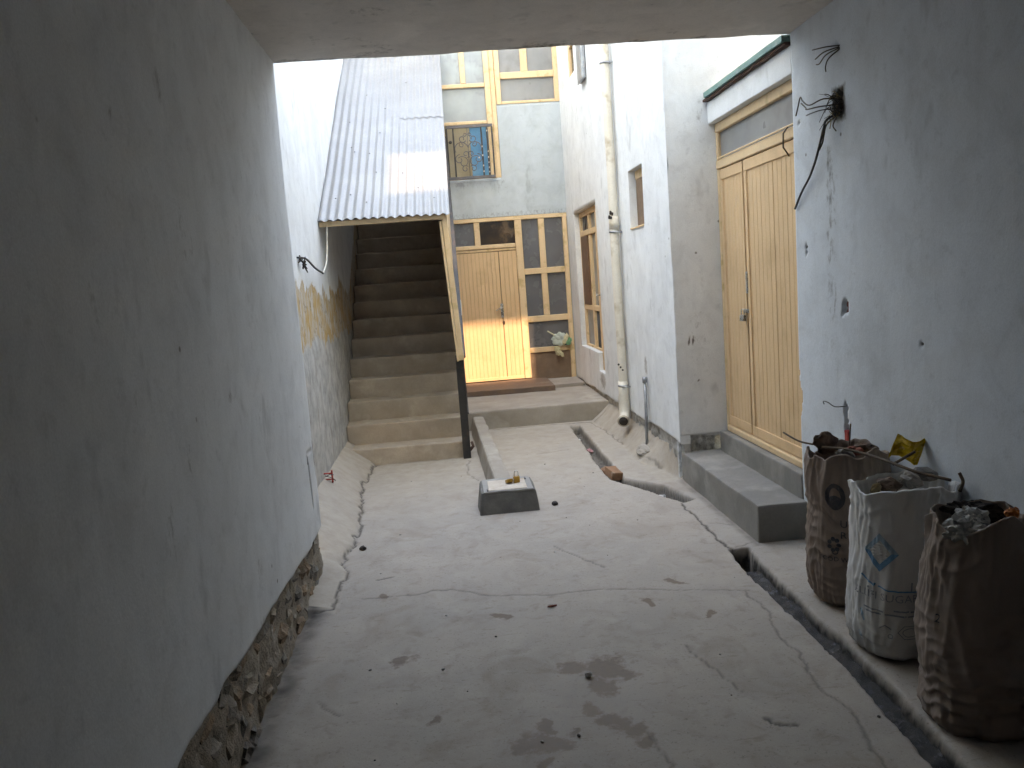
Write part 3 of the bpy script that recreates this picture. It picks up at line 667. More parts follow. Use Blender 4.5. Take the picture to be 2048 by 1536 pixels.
height_sheet('return_wall', (0, 6.55, 0), X, Z, (0, -1, 0), np.concatenate([lin(1.8, 2.26, .016), lin(2.26, 5, .3)]), np.concatenate([lin(-.1, 1.0, .016), lin(1.0, 6.0, .05)]),
    lambda u, v: rt_fields(u, v)[0], M['wall'], sh, mask=lambda u, v: rt_fields(u, v)[1:], back=.1)
box('interior_shade_sheet', (2.35, 6.68, -.1), (2.45, 12.0, 6.0), M['shadeblack'], sh, bev=0)  # near-black sheet painted as the shade behind the windows
# window with narrow door beside it (recessed)
def fx_(y0, y1, z0, z1, x0=1.868, x1=1.925): return ((x0, y0, z0), (x1, y1, z1))
wf = boxes('window_frame', [fx_(11.29, 11.375, .772, 2.568), fx_(10.105, 11.289, 2.50, 2.568), fx_(10.105, 11.289, 2.245, 2.315, 1.858), fx_(10.62, 10.72, 2.316, 2.499), fx_(10.60, 10.72, .80, 2.244), fx_(10.105, 10.24, .80, 2.244),
                            fx_(10.721, 11.289, 1.27, 1.34), fx_(10.241, 10.599, 1.27, 1.34), fx_(10.105, 11.289, .772, .80)], M['creamframe'], sh, bev=.006)
box('brown_board', (1.862, 10.80, 1.341), (1.885, 11.288, 2.243), M['woodbrown'], wf)
for y0, y1, z0, z1 in [(10.72, 11.29, 2.315, 2.5), (10.105, 10.62, 2.315, 2.5), (10.24, 10.60, 1.34, 2.245), (10.24, 10.60, .80, 1.27), (10.72, 11.29, .80, 1.27)]:
    box('pane', (1.90, y0, z0), (1.906, y1, z1), M['frostgrey'], wf, bev=0)
for k in range(5): tube('window_bar', [(1.893, 10.30+k*.06, .80), (1.893, 10.30+k*.06, 1.27)], .006, M['iron'], wf, 6)
for k in range(4): tube('window_bar', [(1.893, 10.80+k*.12, 2.315), (1.893, 10.80+k*.12, 2.5)], .006, M['iron'], wf, 6)
nd = box('narrow_door', (1.85, 9.735, .552), (1.90, 10.098, 2.566), M['creamframe'], sh, bev=.006)
tube('door_knob', [(1.85, 10.03, 1.48), (1.81, 10.03, 1.48), (1.805, 9.97, 1.47)], .011, M['steel'], nd)
# small window
sf = box('small_window_head', *fx_(7.402, 7.948, 2.60, 2.678), M['creamframe'], sh)
box('small_window_foot', *fx_(7.402, 7.948, 2.152, 2.17), M['creamframe'], sh)
box('board', (1.872, 7.404, 2.171), (1.90, 7.944, 2.599), M['panelbrown'], sf)
ssl = rough('window_sill', (1.79, 7.41, 2.135), (1.866, 7.94, 2.15), M['creamframe'], sh, res=.05, bev=.004, amp=.004, freq=12)
# upper window
uf = boxes('upper_window_frame', [fx_(11.37, 11.448, 4.272, 5.69), fx_(10.622, 10.70, 4.272, 5.69), fx_(10.701, 11.369, 4.272, 4.34), fx_(10.701, 11.369, 4.72, 4.80)], M['creamframe'], sh)
for z0, z1 in ((4.34, 4.72), (4.8, 5.69)): box('pane', (1.90, 10.70, z0), (1.906, 11.37, z1), M['browned'], uf, bev=0)
# door wing: lintel, roof, fascia
rough('lintel', (2.137, 4.955, 2.838), (2.32, 6.545, 3.003), M['wall'], sh, res=.08, bev=.008, amp=.004, freq=5)
box('wing_roof', (2.16, 4.96, 3.02), (5.0, 6.545, 3.09), M['grey'], sh, bev=.004)
box('side_sky_blocker', (2.95, 3.0, 3.1), (6, 6.54, 9.5), M['wall'], sh, bev=0)  # unseen mass, added to keep skylight off the return wall top
rough('eave_board', (2.105, 4.962, 3.003), (2.16, 6.54, 3.022), M['timber'], sh, res=.06, bev=.003, amp=.006, freq=9)
rough('green_fascia', (2.085, 4.965, 3.023), (2.158, 6.46, 3.062), M['green'], sh, res=.1, bev=.003, amp=.003, freq=5)
df = boxes('double_door_frame', [((2.19, 4.965, 2.765), (2.26, 6.545, 2.836)), ((2.19, 4.965, 2.485), (2.26, 6.545, 2.555)), ((2.195, 6.50, .402), (2.26, 6.545, 2.484)), ((2.195, 6.505, 2.556), (2.26, 6.545, 2.764)), ((2.195, 4.965, .402), (2.26, 5.01, 2.764 - .28)),
                                 ((2.202, 4.965, 2.556), (2.26, 5.03, 2.764)), ((2.18, 5.012, .402), (2.27, 6.498, .45)), ((2.18, 4.965, 2.556), (2.19, 6.5, 2.57))], M['creamframe'], sh, bev=.006)
box('transom_pane', (2.222, 5.03, 2.555), (2.228, 6.505, 2.765), M['frostgrey'], df, bev=0)
box('door_shade_sheet', (2.275, 4.97, .40), (2.30, 6.54, 2.83), M['shadeblack'], sh, bev=0)  # dark sheet put in as the shade seen through the door gap
near = door_leaf('door_leaf', 5.02, 5.982, .455, 2.478, 13, 'x', 2.208, M['cream'], sh)
far = door_leaf('door_leaf', 6.006, 6.495, .455, 2.478, 7, 'x', 2.208, M['cream'], sh)
boxes('border_rails', [((2.2, 5.02, 2.40), (2.212, 5.982, 2.478)), ((2.2, 5.02, .456), (2.212, 5.982, .53)), ((2.2, 5.93, .531), (2.212, 5.981, 2.399))], M['cream'], near)
boxes('border_rails', [((2.2, 6.007, 2.40), (2.212, 6.494, 2.478)), ((2.2, 6.007, .456), (2.212, 6.494, .53)), ((2.2, 6.44, .531), (2.212, 6.494, 2.399)), ((2.2, 6.007, .531), (2.212, 6.045, 2.399))], M['cream'], far)
box('bolt_plate', (2.192, 5.965, 1.52), (2.2, 5.995, 1.68), M['steel'], near)
box('hasp', (2.190, 5.96, 1.375), (2.2, 6.06, 1.405), M['steel'], near)
tube('loose_wire', [(2.185, 5.14, 2.56), (2.15, 5.13, 2.52), (2.16, 5.16, 2.44), (2.18, 5.12, 2.38)], .005, M['wirebrown'], df)

# ================================================================== THINGS IN THE YARD
# staircase
stc = thing('staircase', 'dusty concrete staircase climbing beside the tall white wall under the tin canopy', 'staircase', (-.55, 10, 0))
G_, R_ = .28, .205
for k in range(1, 15):
    y0 = 8.24+(k-1)*G_; z1 = .17+(k-1)*R_
    rough('step', (-1.147, y0, max(-.05, z1-R_-.12) if k > 1 else -.05), (.052+random.uniform(-.006, .006), min(12.0, y0+G_+.06), z1), M['stairc'], stc, res=.07, bev=.014, amp=.0075, freq=4, seed=k)
py_obj('stair_mass', [(x, y, z) for x in (-1.13, .03) for y, z in ((8.42, -.05), (12.0, -.05), (12.0, 2.6), (8.42, .02))],
       [(0, 1, 2, 3), (7, 6, 5, 4), (0, 4, 5, 1), (1, 5, 6, 2), (2, 6, 7, 3), (3, 7, 4, 0)], M['stairc'], stc)

# corrugated canopy over the stairs
cn = thing('stair_canopy', 'pale corrugated metal canopy on a cream timber post sloping up over the stairs', 'canopy', (-.5, 8, 2.3))
SL = .635
def roof_z(y): return 2.42+SL*(y-7.97)
def corr(name, xa, xb, ya, yb, lift):
    nx = int((xb-xa)/.0095); ny = 14; V = []; F = []; ph = random.uniform(0, 1)
    for j in range(ny+1):
        y = ya+(yb-ya)*j/ny
        for i in range(nx+1):
            x = xa+(xb-xa)*i/nx
            xx = x + .085*(y-7.97)/4.0*((x+1.14)/1.22)
            w = .0095*math.sin(2*math.pi*(x+1.14)/.0815)
            sag = .010*math.sin(y*2.1+x*1.3)+.006*math.sin(y*5.3+x*4)
            V.append((xx, y, roof_z(y)+w+lift+sag))
    for j in range(ny):
        for i in range(nx):
            a = j*(nx+1)+i; F.append((a, a+1, a+nx+2, a+nx+1))
    n0 = len(V); V += [(x, y+.0008, z-.0014) for x, y, z in V]; F += [tuple(n0+i for i in f[::-1]) for f in F]
    return py_obj(name, V, F, M['sheet'], cn, smooth=True)
corr('metal_sheet', -1.145, -.385, 7.955, 11.97, .0)
corr('metal_sheet', -.40, .083, 7.965, 10.02, .003)
corr('metal_sheet', -.40, .083, 9.90, 11.97, .0095)
nm = lump_mesh('nail_head', 1, 1, .05)
for x, y in [(-1.0, 8.3), (-.86, 8.35), (-.7, 9.15), (-.86, 9.2), (-.62, 8.75), (-.35, 8.7), (-.2, 8.4), (-.95, 9.9), (-.55, 10.2), (-.78, 10.6), (-.3, 10.9), (-.05, 8.2), (-.7, 8.2), (-.9, 9.3), (-.6, 9.6)]:
    put('nail', nm, M['iron'], (x, y, roof_z(y)+.02), (.009, .009, .006), (0, 0, 0), cn)
def beam(name, p, q, w, h, mat, parent):
    p, q = Vector(p), Vector(q); d = (q-p); L = d.length; z = d.normalized()
    x = Vector((1, 0, 0)) if abs(z.x) < .9 else Vector((0, 1, 0)); y = z.cross(x).normalized(); x = y.cross(z)
    m = Matrix((x, y, z)).transposed().to_4x4(); m.translation = p
    return bm_obj(name, box_bm((-w/2, -h/2, 0), (w/2, h/2, L), .004, 1, None, m), mat, parent)
beam('eave_beam', (-1.145, 8.03, 2.388), (.03, 8.03, 2.388), .035, .05, M['creamframe'], cn)
beam('rafter', (-1.09, 8.06, roof_z(8.06)-.075), (-1.06, 11.9, roof_z(11.9)-.075), .05, .05, M['creamframe'], cn)
beam('rafter', (.0, 8.06, roof_z(8.06)-.075), (.08, 11.9, roof_z(11.9)-.075), .05, .05, M['creamframe'], cn)
beam('batten', (-1.13, 9.3, roof_z(9.3)-.065), (.06, 9.3, roof_z(9.3)-.065), .03, .04, M['creamframe'], cn)
beam('batten', (-1.13, 10.6, roof_z(10.6)-.065), (.08, 10.6, roof_z(10.6)-.065), .03, .04, M['creamframe'], cn)
beam('post', (.09, 8.13, 1.0), (.028, 8.06, 2.40), .052, .05, M['creamframe'], cn)
beam('post_batten', (.052, 8.118, .99), (-.012, 8.05, 2.345), .022, .03, M['creamframe'], cn)

sv = []
for xo in (0, .012):
    for y in (8.10, 9.4, 10.7, 11.95):
        xx = .052+.085*(y-8.1)/3.85*.9+xo
        sv += [(xx, y, max(1.0, .17+.205*(y-8.24)/.28-.1) if y < 9 else .17+.205*(y-8.24)/.28-.15), (xx, y, roof_z(y)-.22)]
sfc = []
for k in range(3):
    a = 2*k; sfc += [(a, a+2, a+3, a+1), (8+a+1, 8+a+3, 8+a+2, 8+a), (a+1, a+3, 8+a+3, 8+a+1), (a, 8+a, 8+a+2, a+2)]
sfc += [(0, 1, 9, 8), (6, 14, 15, 7)]
py_obj('added_side_cladding', sv, sfc, M['creamframe'], cn)  # guessed panel, added to darken the stairs under the canopy

# black stair railing
sr = thing('stair_railing', 'black iron stair railing with a square newel at the foot of the stairs', 'railing', (.07, 8.2, 0))
bm = box_bm((.028, 8.165, -.02), (.105, 8.235, 1.045), .004)
bm_obj('newel', bm, M['black'], sr)
box('newel_cap', (.036, 8.17, 1.045), (.096, 8.23, 1.07), M['steel'], sr, bev=.01)
beam('handrail', (.105, 8.22, 1.02), (.135, 11.95, 3.78), .05, .035, M['black'], sr)
beam('bottom_rail', (.105, 8.4, .42), (.115, 11.95, 3.10), .03, .03, M['black'], sr)
for i in range(12):
    y = 8.5+i*.285; t = (y-8.22)/3.73
    tube('baluster', [(.108, y, .42+(y-8.4)*.755), (.108+.02*t, y, 1.02+t*2.76)], .008, M['black'], sr, 6)
tube('foot_bolt', [(.10, 8.3, .06), (.135, 8.33, .09), (.125, 8.36, .13)], .016, M['timber'], sr, 6)
box('white_tape', (.128, 8.55, 1.42), (.134, 8.60, 1.58), M['whitescrap'], sr, bev=.001)

# scrolled balcony grille
bg_ = thing('balcony_grille', 'small scrolled iron grille across the upper door above the yard', 'railing', (.49, 11.9, 3.19))
GY = 11.92
box('top_rail', (.165, GY-.012, 3.885), (.815, GY+.012, 3.925), M['iron'], bg_)
box('bottom_rail', (.165, GY-.012, 3.185), (.815, GY+.012, 3.225), M['iron'], bg_)
for x in (.172, .262, .655, .735, .806):
    box('upright', (x-.011, GY-.011, 3.225), (x+.011, GY+.011, 3.885), M['black'] if x > .2 else M['black'], bg_)
tube('centre_rod', [(.458, GY, 3.225), (.458, GY, 3.885)], .005, M['iron'], bg_, 6)
def spiral(cx, cz, r0, r1, a0, turns, n=22):
    return [(cx+(r0+(r1-r0)*i/n)*math.cos(a0+turns*2*math.pi*i/n), GY-.004, cz+(r0+(r1-r0)*i/n)*math.sin(a0+turns*2*math.pi*i/n)) for i in range(n+1)]
def flip(p): return [(.916-x, y, z) for x, y, z in p]
scr = [spiral(.36, 3.60, .10, .085, .2, .55), spiral(.375, 3.42, .09, .03, math.pi*.75, -.9), spiral(.385, 3.74, .055, .018, -.4, -1.05), spiral(.42, 3.53, .05, .014, -1.2, 1.1),
       spiral(.33, 3.46, .07, .02, 1.5, .9), spiral(.40, 3.33, .05, .015, .6, 1.1), spiral(.37, 3.66, .035, .012, 2.4, 1.0), spiral(.425, 3.80, .028, .01, 3.5, 1.0)]
for s in scr:
    tube('scroll', s, .0065, M['iron'], bg_, 6); tube('scroll', flip(s), .0065, M['iron'], bg_, 6)
for x, z in [(.735, 3.83), (.735, 3.55), (.735, 3.47), (.735, 3.40), (.735, 3.33), (.735, 3.27), (.655, 3.62), (.655, 3.5), (.655, 3.36), (.655, 3.28), (.60, 3.47)]:
    put('knob', nm, M['rail_white'], (x, GY-.014, z), (.011, .006, .014), (0, 0, 0), bg_)
put('lock_boss', lump_mesh('boss', 2, 2, .05), M['black'], (.215, GY-.012, 3.70), (.026, .016, .022), (0, 0, 0), bg_)

# raised platform, doorstep
plat = rough('platform', (.105, 9.725, -.05), (1.83, 11.99, .224), M['concrete'], None, res=.09, bev=.02, amp=.008, freq=3.5)
tag(plat, 'raised concrete platform slab in front of the cream entrance door', 'platform')
ds = rough('doorstep', (.14, 11.01, .215), (1.35, 11.985, .292), M['brownslab'], None, res=.09, bev=.008, amp=.005, freq=4, seed=3)
tag(ds, 'low brown doorstep slab lying on the concrete platform', 'doorstep')
ds2 = rough('doorstep', (1.36, 11.25, .215), (1.79, 11.985, .268), M['concrete'], None, res=.09, bev=.008, amp=.005, freq=4, seed=5)
tag(ds2, 'pale thin slab beside the brown doorstep under the brown panel', 'doorstep')

# cement kerb and the low inspection box
def kt(p):
    t = (p.y-6.45)/(9.72-6.45); s = 1+.55*(1-(p.z/.165))*(1 if p.x < .24 else .25)
    xm = .325-(.08)*t; return Vector((xm+(p.x-.24)*s, p.y, p.z))
kb = rough('kerb', (.175, 6.50, -.02), (.305, 9.74, .165), M['concrete'], None, res=.06, bev=.02, amp=.009, freq=4, taper=kt, seed=2)
tag(kb, 'long low cement kerb running from the platform to the inspection box', 'kerb')
ib = thing('inspection_box', 'squat dark cement inspection box with a pale metal lid on the floor', 'box', (.34, 6.3, 0))
def it(p):
    s = 1-.10*(p.z/.17); return Vector((.338+(p.x-.338)*s, 6.315+(p.y-6.315)*s, p.z))
rough('cement_body', (.108, 6.085, -.02), (.568, 6.545, .165), M['darkcement'], ib, res=.04, bev=.022, amp=.007, freq=6, taper=it)
rough('rim', (.15, 6.105, .158), (.53, 6.515, .172), M['grey'], ib, res=.05, bev=.005, amp=.003, freq=9)
box('lid', (.19, 6.125, .170), (.485, 6.43, .178), M['lid'], ib, bev=.003)
boxes('lid_hinge', [((.176, 6.12, .171), (.188, 6.17, .182)), ((.488, 6.40, .171), (.50, 6.45, .182))], M['iron'], ib)
def padlock(label, loc, s, rot, mat):
    p = thing('padlock', label, 'padlock', loc)
    bm_ = box_bm((-.5, -.28, 0), (.5, .28, 1.0), .10, 2, None, Matrix.Scale(s, 4)); me = bpy.data.meshes.new('body'); bm_.to_mesh(me); bm_.free()
    me.materials.append(mat); b = bpy.data.objects.new('body', me); COL.objects.link(b); b.parent = p
    arc = [(-.33*s, 0, .95*s), (-.33*s, 0, 1.6*s)]+[(-.33*s*math.cos(a), 0, 1.6*s+.33*s*math.sin(a)) for a in np.linspace(.3, math.pi-.3, 7)]+[(.33*s, 0, 1.6*s), (.33*s, 0, .95*s)]
    V, F = tube_data(arc, .085*s, 8); m2 = bpy.data.meshes.new('shackle'); m2.from_pydata([tuple(v) for v in V], [], F); m2.materials.append(M['steel'])
    m2.polygons.foreach_set('use_smooth', [True]*len(m2.polygons))
    q = bpy.data.objects.new('shackle', m2); COL.objects.link(q); q.parent = p
    p.rotation_euler = rot; return p
padlock('brass padlock standing upright with raised shackle on the inspection box lid', (.418, 6.30, .179), .048, (0, 0, .25), M['brass'])
padlock('brass padlock lying on its side on the inspection box lid', (.335, 6.285, .196), .05, (R(88), R(20), 1.9), M['brass'])
padlock('steel padlock hanging from the hasp of the cream double doors', (2.175, 6.03, 1.315), .046, (0, 0, math.pi/2+.4), M['steel'])

# concrete steps at the double doors
dst = thing('door_steps', 'two grey concrete steps below the cream double doors', 'steps', (2.0, 5.7, 0))
rough('step', (1.818, 4.908, -.03), (2.30, 6.60, .236), M['stepgrey'], dst, res=.07, bev=.014, amp=.007, freq=3.5, seed=9)
rough('step', (2.128, 4.962, .22), (2.33, 6.545, .40), M['stepgrey'], dst, res=.07, bev=.012, amp=.006, freq=3.5, seed=11)

# downpipe
dp = thing('downpipe', 'cream plastic downpipe strapped to the side house wall with an open outlet', 'pipe', (1.735, 8.42, .2))
px, py_ = 1.738, 8.42
tube('pipe', [(px, py_, .36)]+[(px+.003*math.sin(i), py_+.003*math.cos(i*2), .36+.3*i) for i in range(1, 18)], .046, M['pipe'], dp, 20)
tube('pipe_socket', [(px, py_, 2.18), (px, py_, 2.30)], .052, M['pipe'], dp, 20)
tube('pipe_socket', [(px, py_, .34), (px, py_, .62)], .052, M['pipe'], dp, 20)
el = catmull([(px, py_, .46), (px, py_, .34), (px-.012, py_-.03, .265), (px-.03, py_-.095, .235), (px-.045, py_-.14, .225)], 5)
tube('elbow', el, .056, M['pipe'], dp, 20, cap=False)
tube('outlet_rim', [(px-.040, py_-.125, .229), (px-.047, py_-.146, .224)], .064, M['pipe'], dp, 20)
tube('outlet_shade_disc', [(px-.0475, py_-.1475, .2238), (px-.0485, py_-.150, .2233)], .047, M['boreshade'], dp, 20)  # dark disc painted as the shade of a hollow outlet
for z in (3.80, 2.15, .575):
    tube('strap', [(px, py_, z-.009), (px, py_, z+.009)], .055, M['galv'], dp, 20)
    tube('strap_tail', [(px-.03, py_-.055, z), (px+.03, py_-.08, z-.012), (1.80, py_-.07, z-.01)], .006, M['galv'], dp, 6)
for i in range(7):
    put('tar_mark', nm, M['debris'][4], (px-.036+.018*math.sin(i*2.1), py_-.044+.003*i, 2.29+.014*((i*3) % 5)), (.014, .010, .016), (i, i*2, 0), dp)
for i in range(3):
    put('tar_mark', nm, M['debris'][4], (px-.045+.02*i, py_-.045, .80-.03*i), (.012, .010, .012), (i, i*2, 0), dp)
sp = thing('standpipe', 'thin galvanised water standpipe rising from a cement mound by the wall', 'pipe', (1.765, 7.56, .1))
tube('riser', [(1.755, 7.56, .08), (1.765, 7.565, .4), (1.768, 7.57, .74)], .015, M['galv'], sp, 10)
tube('fitting', [(1.768, 7.57, .70), (1.768, 7.57, .755)], .022, M['galv'], sp, 10)
mo = bpy.data.objects.new('cement_mound', lump_mesh('mound', 4, 3, .22)); COL.objects.link(mo); mo.data.materials.append(M['concrete']); mo.parent = sp
mo.location = Vector((1.745, 7.52, .06))-sp.location; mo.scale = (.10, .17, .055)
# grey vent sheet high on the side house
gvs = thing('wall_duct', 'narrow grey sheet metal duct fixed high on the side house wall', 'duct', (1.77, 9.9, 3.98))
box('duct_body', (1.74, 9.78, 3.98), (1.795, 10.1, 6.5), M['galv'], gvs, bev=.02, seg=3)
tube('duct_lip', [(1.745, 9.79, 3.975), (1.745, 10.09, 3.975)], .008, M['galv'], gvs, 6)

# scraps in the drain
def scrap(name, label, cat, seed, mat, loc, sc_, rot, sub=2, amp=.3, group=None):
    me = lump_mesh(name, seed, sub, amp); me.materials.append(mat)
    o = bpy.data.objects.new(name, me); COL.objects.link(o); o.location = loc; o.scale = sc_; o.rotation_euler = rot
    return tag(o, label, cat, group)
bk = rough('brick', (-.05, -.10, -.035), (.05, .10, .035), M['brick'], None, res=.03, bev=.008, amp=.006, freq=14)
bk.location = (1.315, 7.02, -.035); bk.rotation_euler = (R(6), R(8), R(9)); tag(bk, 'worn red brown brick lying in the drain channel', 'brick')
scrap('brick_fragment', 'broken brick lump just behind the brick in the drain', 'rubble', 5, M['brick'], (1.30, 7.27, -.035), (.05, .065, .035), (0, 0, .4))
scrap('crumpled_wrapper', 'small pink wrapper crumpled in the drain channel', 'litter', 6, M['pink'], (1.335, 8.32, -.065), (.025, .055, .02), (0, .2, .3), 2, .5)
scrap('paper_scrap', 'white paper scrap at the far end of the drain', 'litter', 7, M['whitescrap'], (1.315, 8.93, -.062), (.016, .02, .012), (0, .2, .3), 2, .5)
scrap('paper_scrap', 'white paper scrap caught in the bend of the drain near the steps', 'litter', 8, M['whitescrap'], (1.575, 6.36, -.058), (.045, .03, .015), (0, .2, .7), 2, .6)
# dark lumps and pebbles on the floor
for i, (x, y, s, lab) in enumerate([(-.714, 5.523, .024, 'black clod on the floor beside the left floor crack'), (.693, 6.192, .026, 'black clod on the floor beside the inspection box'),
        (.421, 4.215, .018, 'narrow brown leaf scrap on the floor beyond the damp stain'), (.479, 3.42, .017, 'pale pebble at the edge of the damp stain')]):
    scrap('clod' if i < 2 else ('leaf_scrap' if i == 2 else 'pebble'), lab, 'clod' if i < 2 else ('leaf' if i == 2 else 'pebble'), i+11, M['debris'][4] if i < 2 else (M['redbrick'] if i == 2 else M['debris'][0]),
          (x, y, s*.5), (s*(.35 if i == 2 else 1), s*(1.7 if i == 2 else 1), s*(.3 if i == 2 else .7)), (0, 0, i*.9))
pm = [lump_mesh('pebble_mesh', 20+i, 1, .35) for i in range(4)]
for i in range(40):
    x = random.uniform(-.7, 1.5); y = random.uniform(2.6, 9.3)
    if y > 8 and x < .45: continue
    if .05 < x < .62 and 6.0 < y < 6.6: continue
    if abs(x-1.33) < .13 and y > 6.3: continue
    s = random.uniform(.003, .008)
    o = put('pebble', random.choice(pm), random.choice([M['pebble'], M['debris'][1], M['debris'][2], M['debris'][0]]), (x, y, s*.4), (s*1.3, s, s*.7), (0, 0, random.uniform(0, 6)))
    tag(o, 'tiny pebble or crumb scattered over the concrete floor', 'pebble', 'crumbs scattered over the floor')
# sludge in the near drain
vV = []; vF = []
us = lin(2.0, 4.6, .022); D2l = lambda y: np.interp(y, [1.5, 2.518, 3.275, 4.391, 4.84], [1.48, 1.517, 1.573, 1.568, 1.603]); D2r = lambda y: np.interp(y, [1.5, 2.5, 3.161, 4.207, 4.84], [1.59, 1.622, 1.68, 1.69, 1.72])
for i, y in enumerate(us):
    for k in range(8):
        t = k/7; x = D2l(y)*(1-t)+D2r(y)*t
        amt = float(fbm(np.array(y*3.), np.array(2.), 5))
        zz = -.082+.05*float(fbm(np.array(x*22), np.array(y*22), 7))*(.5+amt)
        vV.append((x, y, zz))
for i in range(len(us)-1):
    for k in range(7): a = i*8+k; vF.append((a, a+1, a+9, a+8))
tag(py_obj('drain_sludge', vV, vF, M['sludge'], None, smooth=True), 'wet black sludge and litter lying in the open drain channel', 'sludge', kind='stuff')

# ------------------------------------------------------------------ wires
wb = thing('torn_wiring', 'bundle of torn wires and straw sticking out of the wall hole', 'wires', (2.12, 4.38, 2.45))
wx = 2.12
for pts, r, m in [([(2.16, 4.36, 2.56), (2.08, 4.42, 2.58), (2.06, 4.55, 2.575), (2.07, 4.66, 2.62), (2.08, 4.71, 2.65), (2.085, 4.76, 2.60), (2.09, 4.80, 2.565)], .004, 'wirebrown'),
                  ([(2.16, 4.37, 2.54), (2.07, 4.44, 2.545), (2.05, 4.56, 2.555), (2.07, 4.62, 2.575), (2.08, 4.70, 2.615)], .004, 'wirebrown'),
                  ([(2.16, 4.38, 2.52), (2.09, 4.46, 2.53), (2.08, 4.56, 2.535), (2.09, 4.66, 2.54)], .0035, 'wire'),
                  ([(2.15, 4.36, 2.50), (2.09, 4.41, 2.47), (2.085, 4.44, 2.43), (2.09, 4.50, 2.36), (2.085, 4.53, 2.30), (2.10, 4.60, 2.26), (2.115, 4.70, 2.20), (2.12, 4.82, 2.13), (2.125, 4.93, 2.045)], .0065, 'wire'),
                  ([(2.15, 4.37, 2.50), (2.10, 4.43, 2.45), (2.10, 4.47, 2.40), (2.095, 4.48, 2.36), (2.10, 4.53, 2.33)], .0045, 'wirebrown'),
                  ([(2.15, 4.35, 2.52), (2.11, 4.38, 2.44), (2.115, 4.36, 2.40)], .0035, 'wirebrown')]:
    tube('wire', catmull(pts, 5), r, M[m], wb, 6)
for i in range(34):
    p = Vector((2.13, 4.37+random.uniform(-.04, .05), 2.525+random.uniform(-.06, .06)))
    q = p+Vector((random.uniform(-.06, -.015), random.uniform(-.05, .08), random.uniform(-.09, .05)))
    tube('straw', [p, (p+q)/2+Vector((-.01, 0, .01)), q], random.uniform(.0012, .0028), M[random.choice(['straw', 'wirebrown', 'wire'])], wb, 4)
w2 = thing('wire_sprig', 'sprig of short cut wires poking from the wall just under the passage ceiling', 'wires', (2.12, 4.4, 2.8))
for pts in ([(2.14, 4.34, 2.83), (2.09, 4.40, 2.84), (2.08, 4.54, 2.862)], [(2.14, 4.345, 2.825), (2.09, 4.42, 2.82), (2.085, 4.52, 2.808)], [(2.14, 4.34, 2.82), (2.09, 4.40, 2.80), (2.09, 4.48, 2.775), (2.10, 4.54, 2.785)], [(2.14, 4.34, 2.815), (2.10, 4.39, 2.78), (2.10, 4.43, 2.75), (2.11, 4.45, 2.725)]):
    tube('wire', catmull(pts, 5), .0035, M['wirebrown'], w2, 6)
w3 = thing('stub_wire', 'thin bare wire bent out of the low slot in the blue wall', 'wires', (2.12, 4.45, .9))
tube('wire', catmull([(2.16, 4.36, .925), (2.10, 4.41, .915), (2.09, 4.48, .93), (2.10, 4.56, .925), (2.11, 4.575, .905)], 5), .003, M['wire'], w3, 6)
w4 = thing('hanging_cable', 'black and white cable looping from the left wall up to the canopy eave', 'cable', (-1.1, 7.2, 1.95))
tube('black_cable', catmull([(-1.145, 6.66, 2.04), (-1.10, 6.80, 2.03), (-1.09, 7.15, 1.965), (-1.09, 7.58, 1.925)], 6), .008, M['wire'], w4, 8)
tube('white_cable', catmull([(-1.09, 7.58, 1.925), (-1.09, 7.85, 2.02), (-1.085, 8.0, 2.2), (-1.075, 8.02, 2.36), (-1.07, 8.02, 2.42)], 6), .008, M['wirewhite'], w4, 8)
tubes('wire_knot', [([(-1.14, 6.66+.02*i, 2.0+.015*i), (-1.09, 6.70+.012*i, 2.04-.03*i), (-1.12, 6.73, 1.95+.01*i)], .006) for i in range(5)], M['wire'], w4)
rs = thing('red_socket', 'broken red plastic socket box low on the left wall', 'socket', (-1.06, 6.9, .2))
boxes('frame', [((-1.15, 6.85, .205), (-1.065, 6.865, .215)), ((-1.15, 6.85, .255), (-1.075, 6.865, .265)), ((-1.085, 6.85, .18), (-1.072, 6.87, .285))], M['red'], rs, bev=.002)
tubes('loose_wires', [([(-1.13, 6.83, .25), (-1.08, 6.82, .23), (-1.05, 6.84, .20)], .003), ([(-1.13, 6.83, .24), (-1.09, 6.82, .26), (-1.06, 6.83, .25)], .003)], M['wire'], rs)
# plastic bag stuck on the entrance window
pb = thing('plastic_bag', 'crumpled pale plastic bag with rags hanging on the entrance window rail', 'bag', (1.62, 11.96, .7))
def sheetlump(name, seed, mat, loc, scl, rot, parent, amp=.55): 
    me = lump_mesh(name, seed, 3, amp, 2.0); me.materials.append(mat); o = bpy.data.objects.new(name, me); COL.objects.link(o)
    o.parent = parent; o.location = Vector(loc)-(parent.location if parent else Vector((0, 0, 0))); o.scale = scl; o.rotation_euler = rot; return o
sheetlump('bag_film', 31, M['paleplastic'], (1.57, 11.955, .84), (.11, .022, .085), (0, .2, 0), pb)
sheetlump('rag', 32, M['creamscrap'], (1.655, 11.945, .83), (.035, .018, .08), (0, .5, 0), pb)
sheetlump('green_wrapper', 33, M['greenplastic'], (1.70, 11.95, .80), (.04, .015, .055), (0, .2, 0), pb)
sheetlump('rag', 34, M['creamscrap'], (1.53, 11.945, .67), (.04, .02, .075), (0, -.3, 0), pb)
sheetlump('rag', 35, M['creamscrap'], (1.585, 11.945, .625), (.025, .018, .05), (0, -.5, 0), pb)
tube('twig', [(1.40, 11.96, .965), (1.50, 11.95, .90), (1.53, 11.95, .865)], .011, M['creamscrap'], pb, 6)

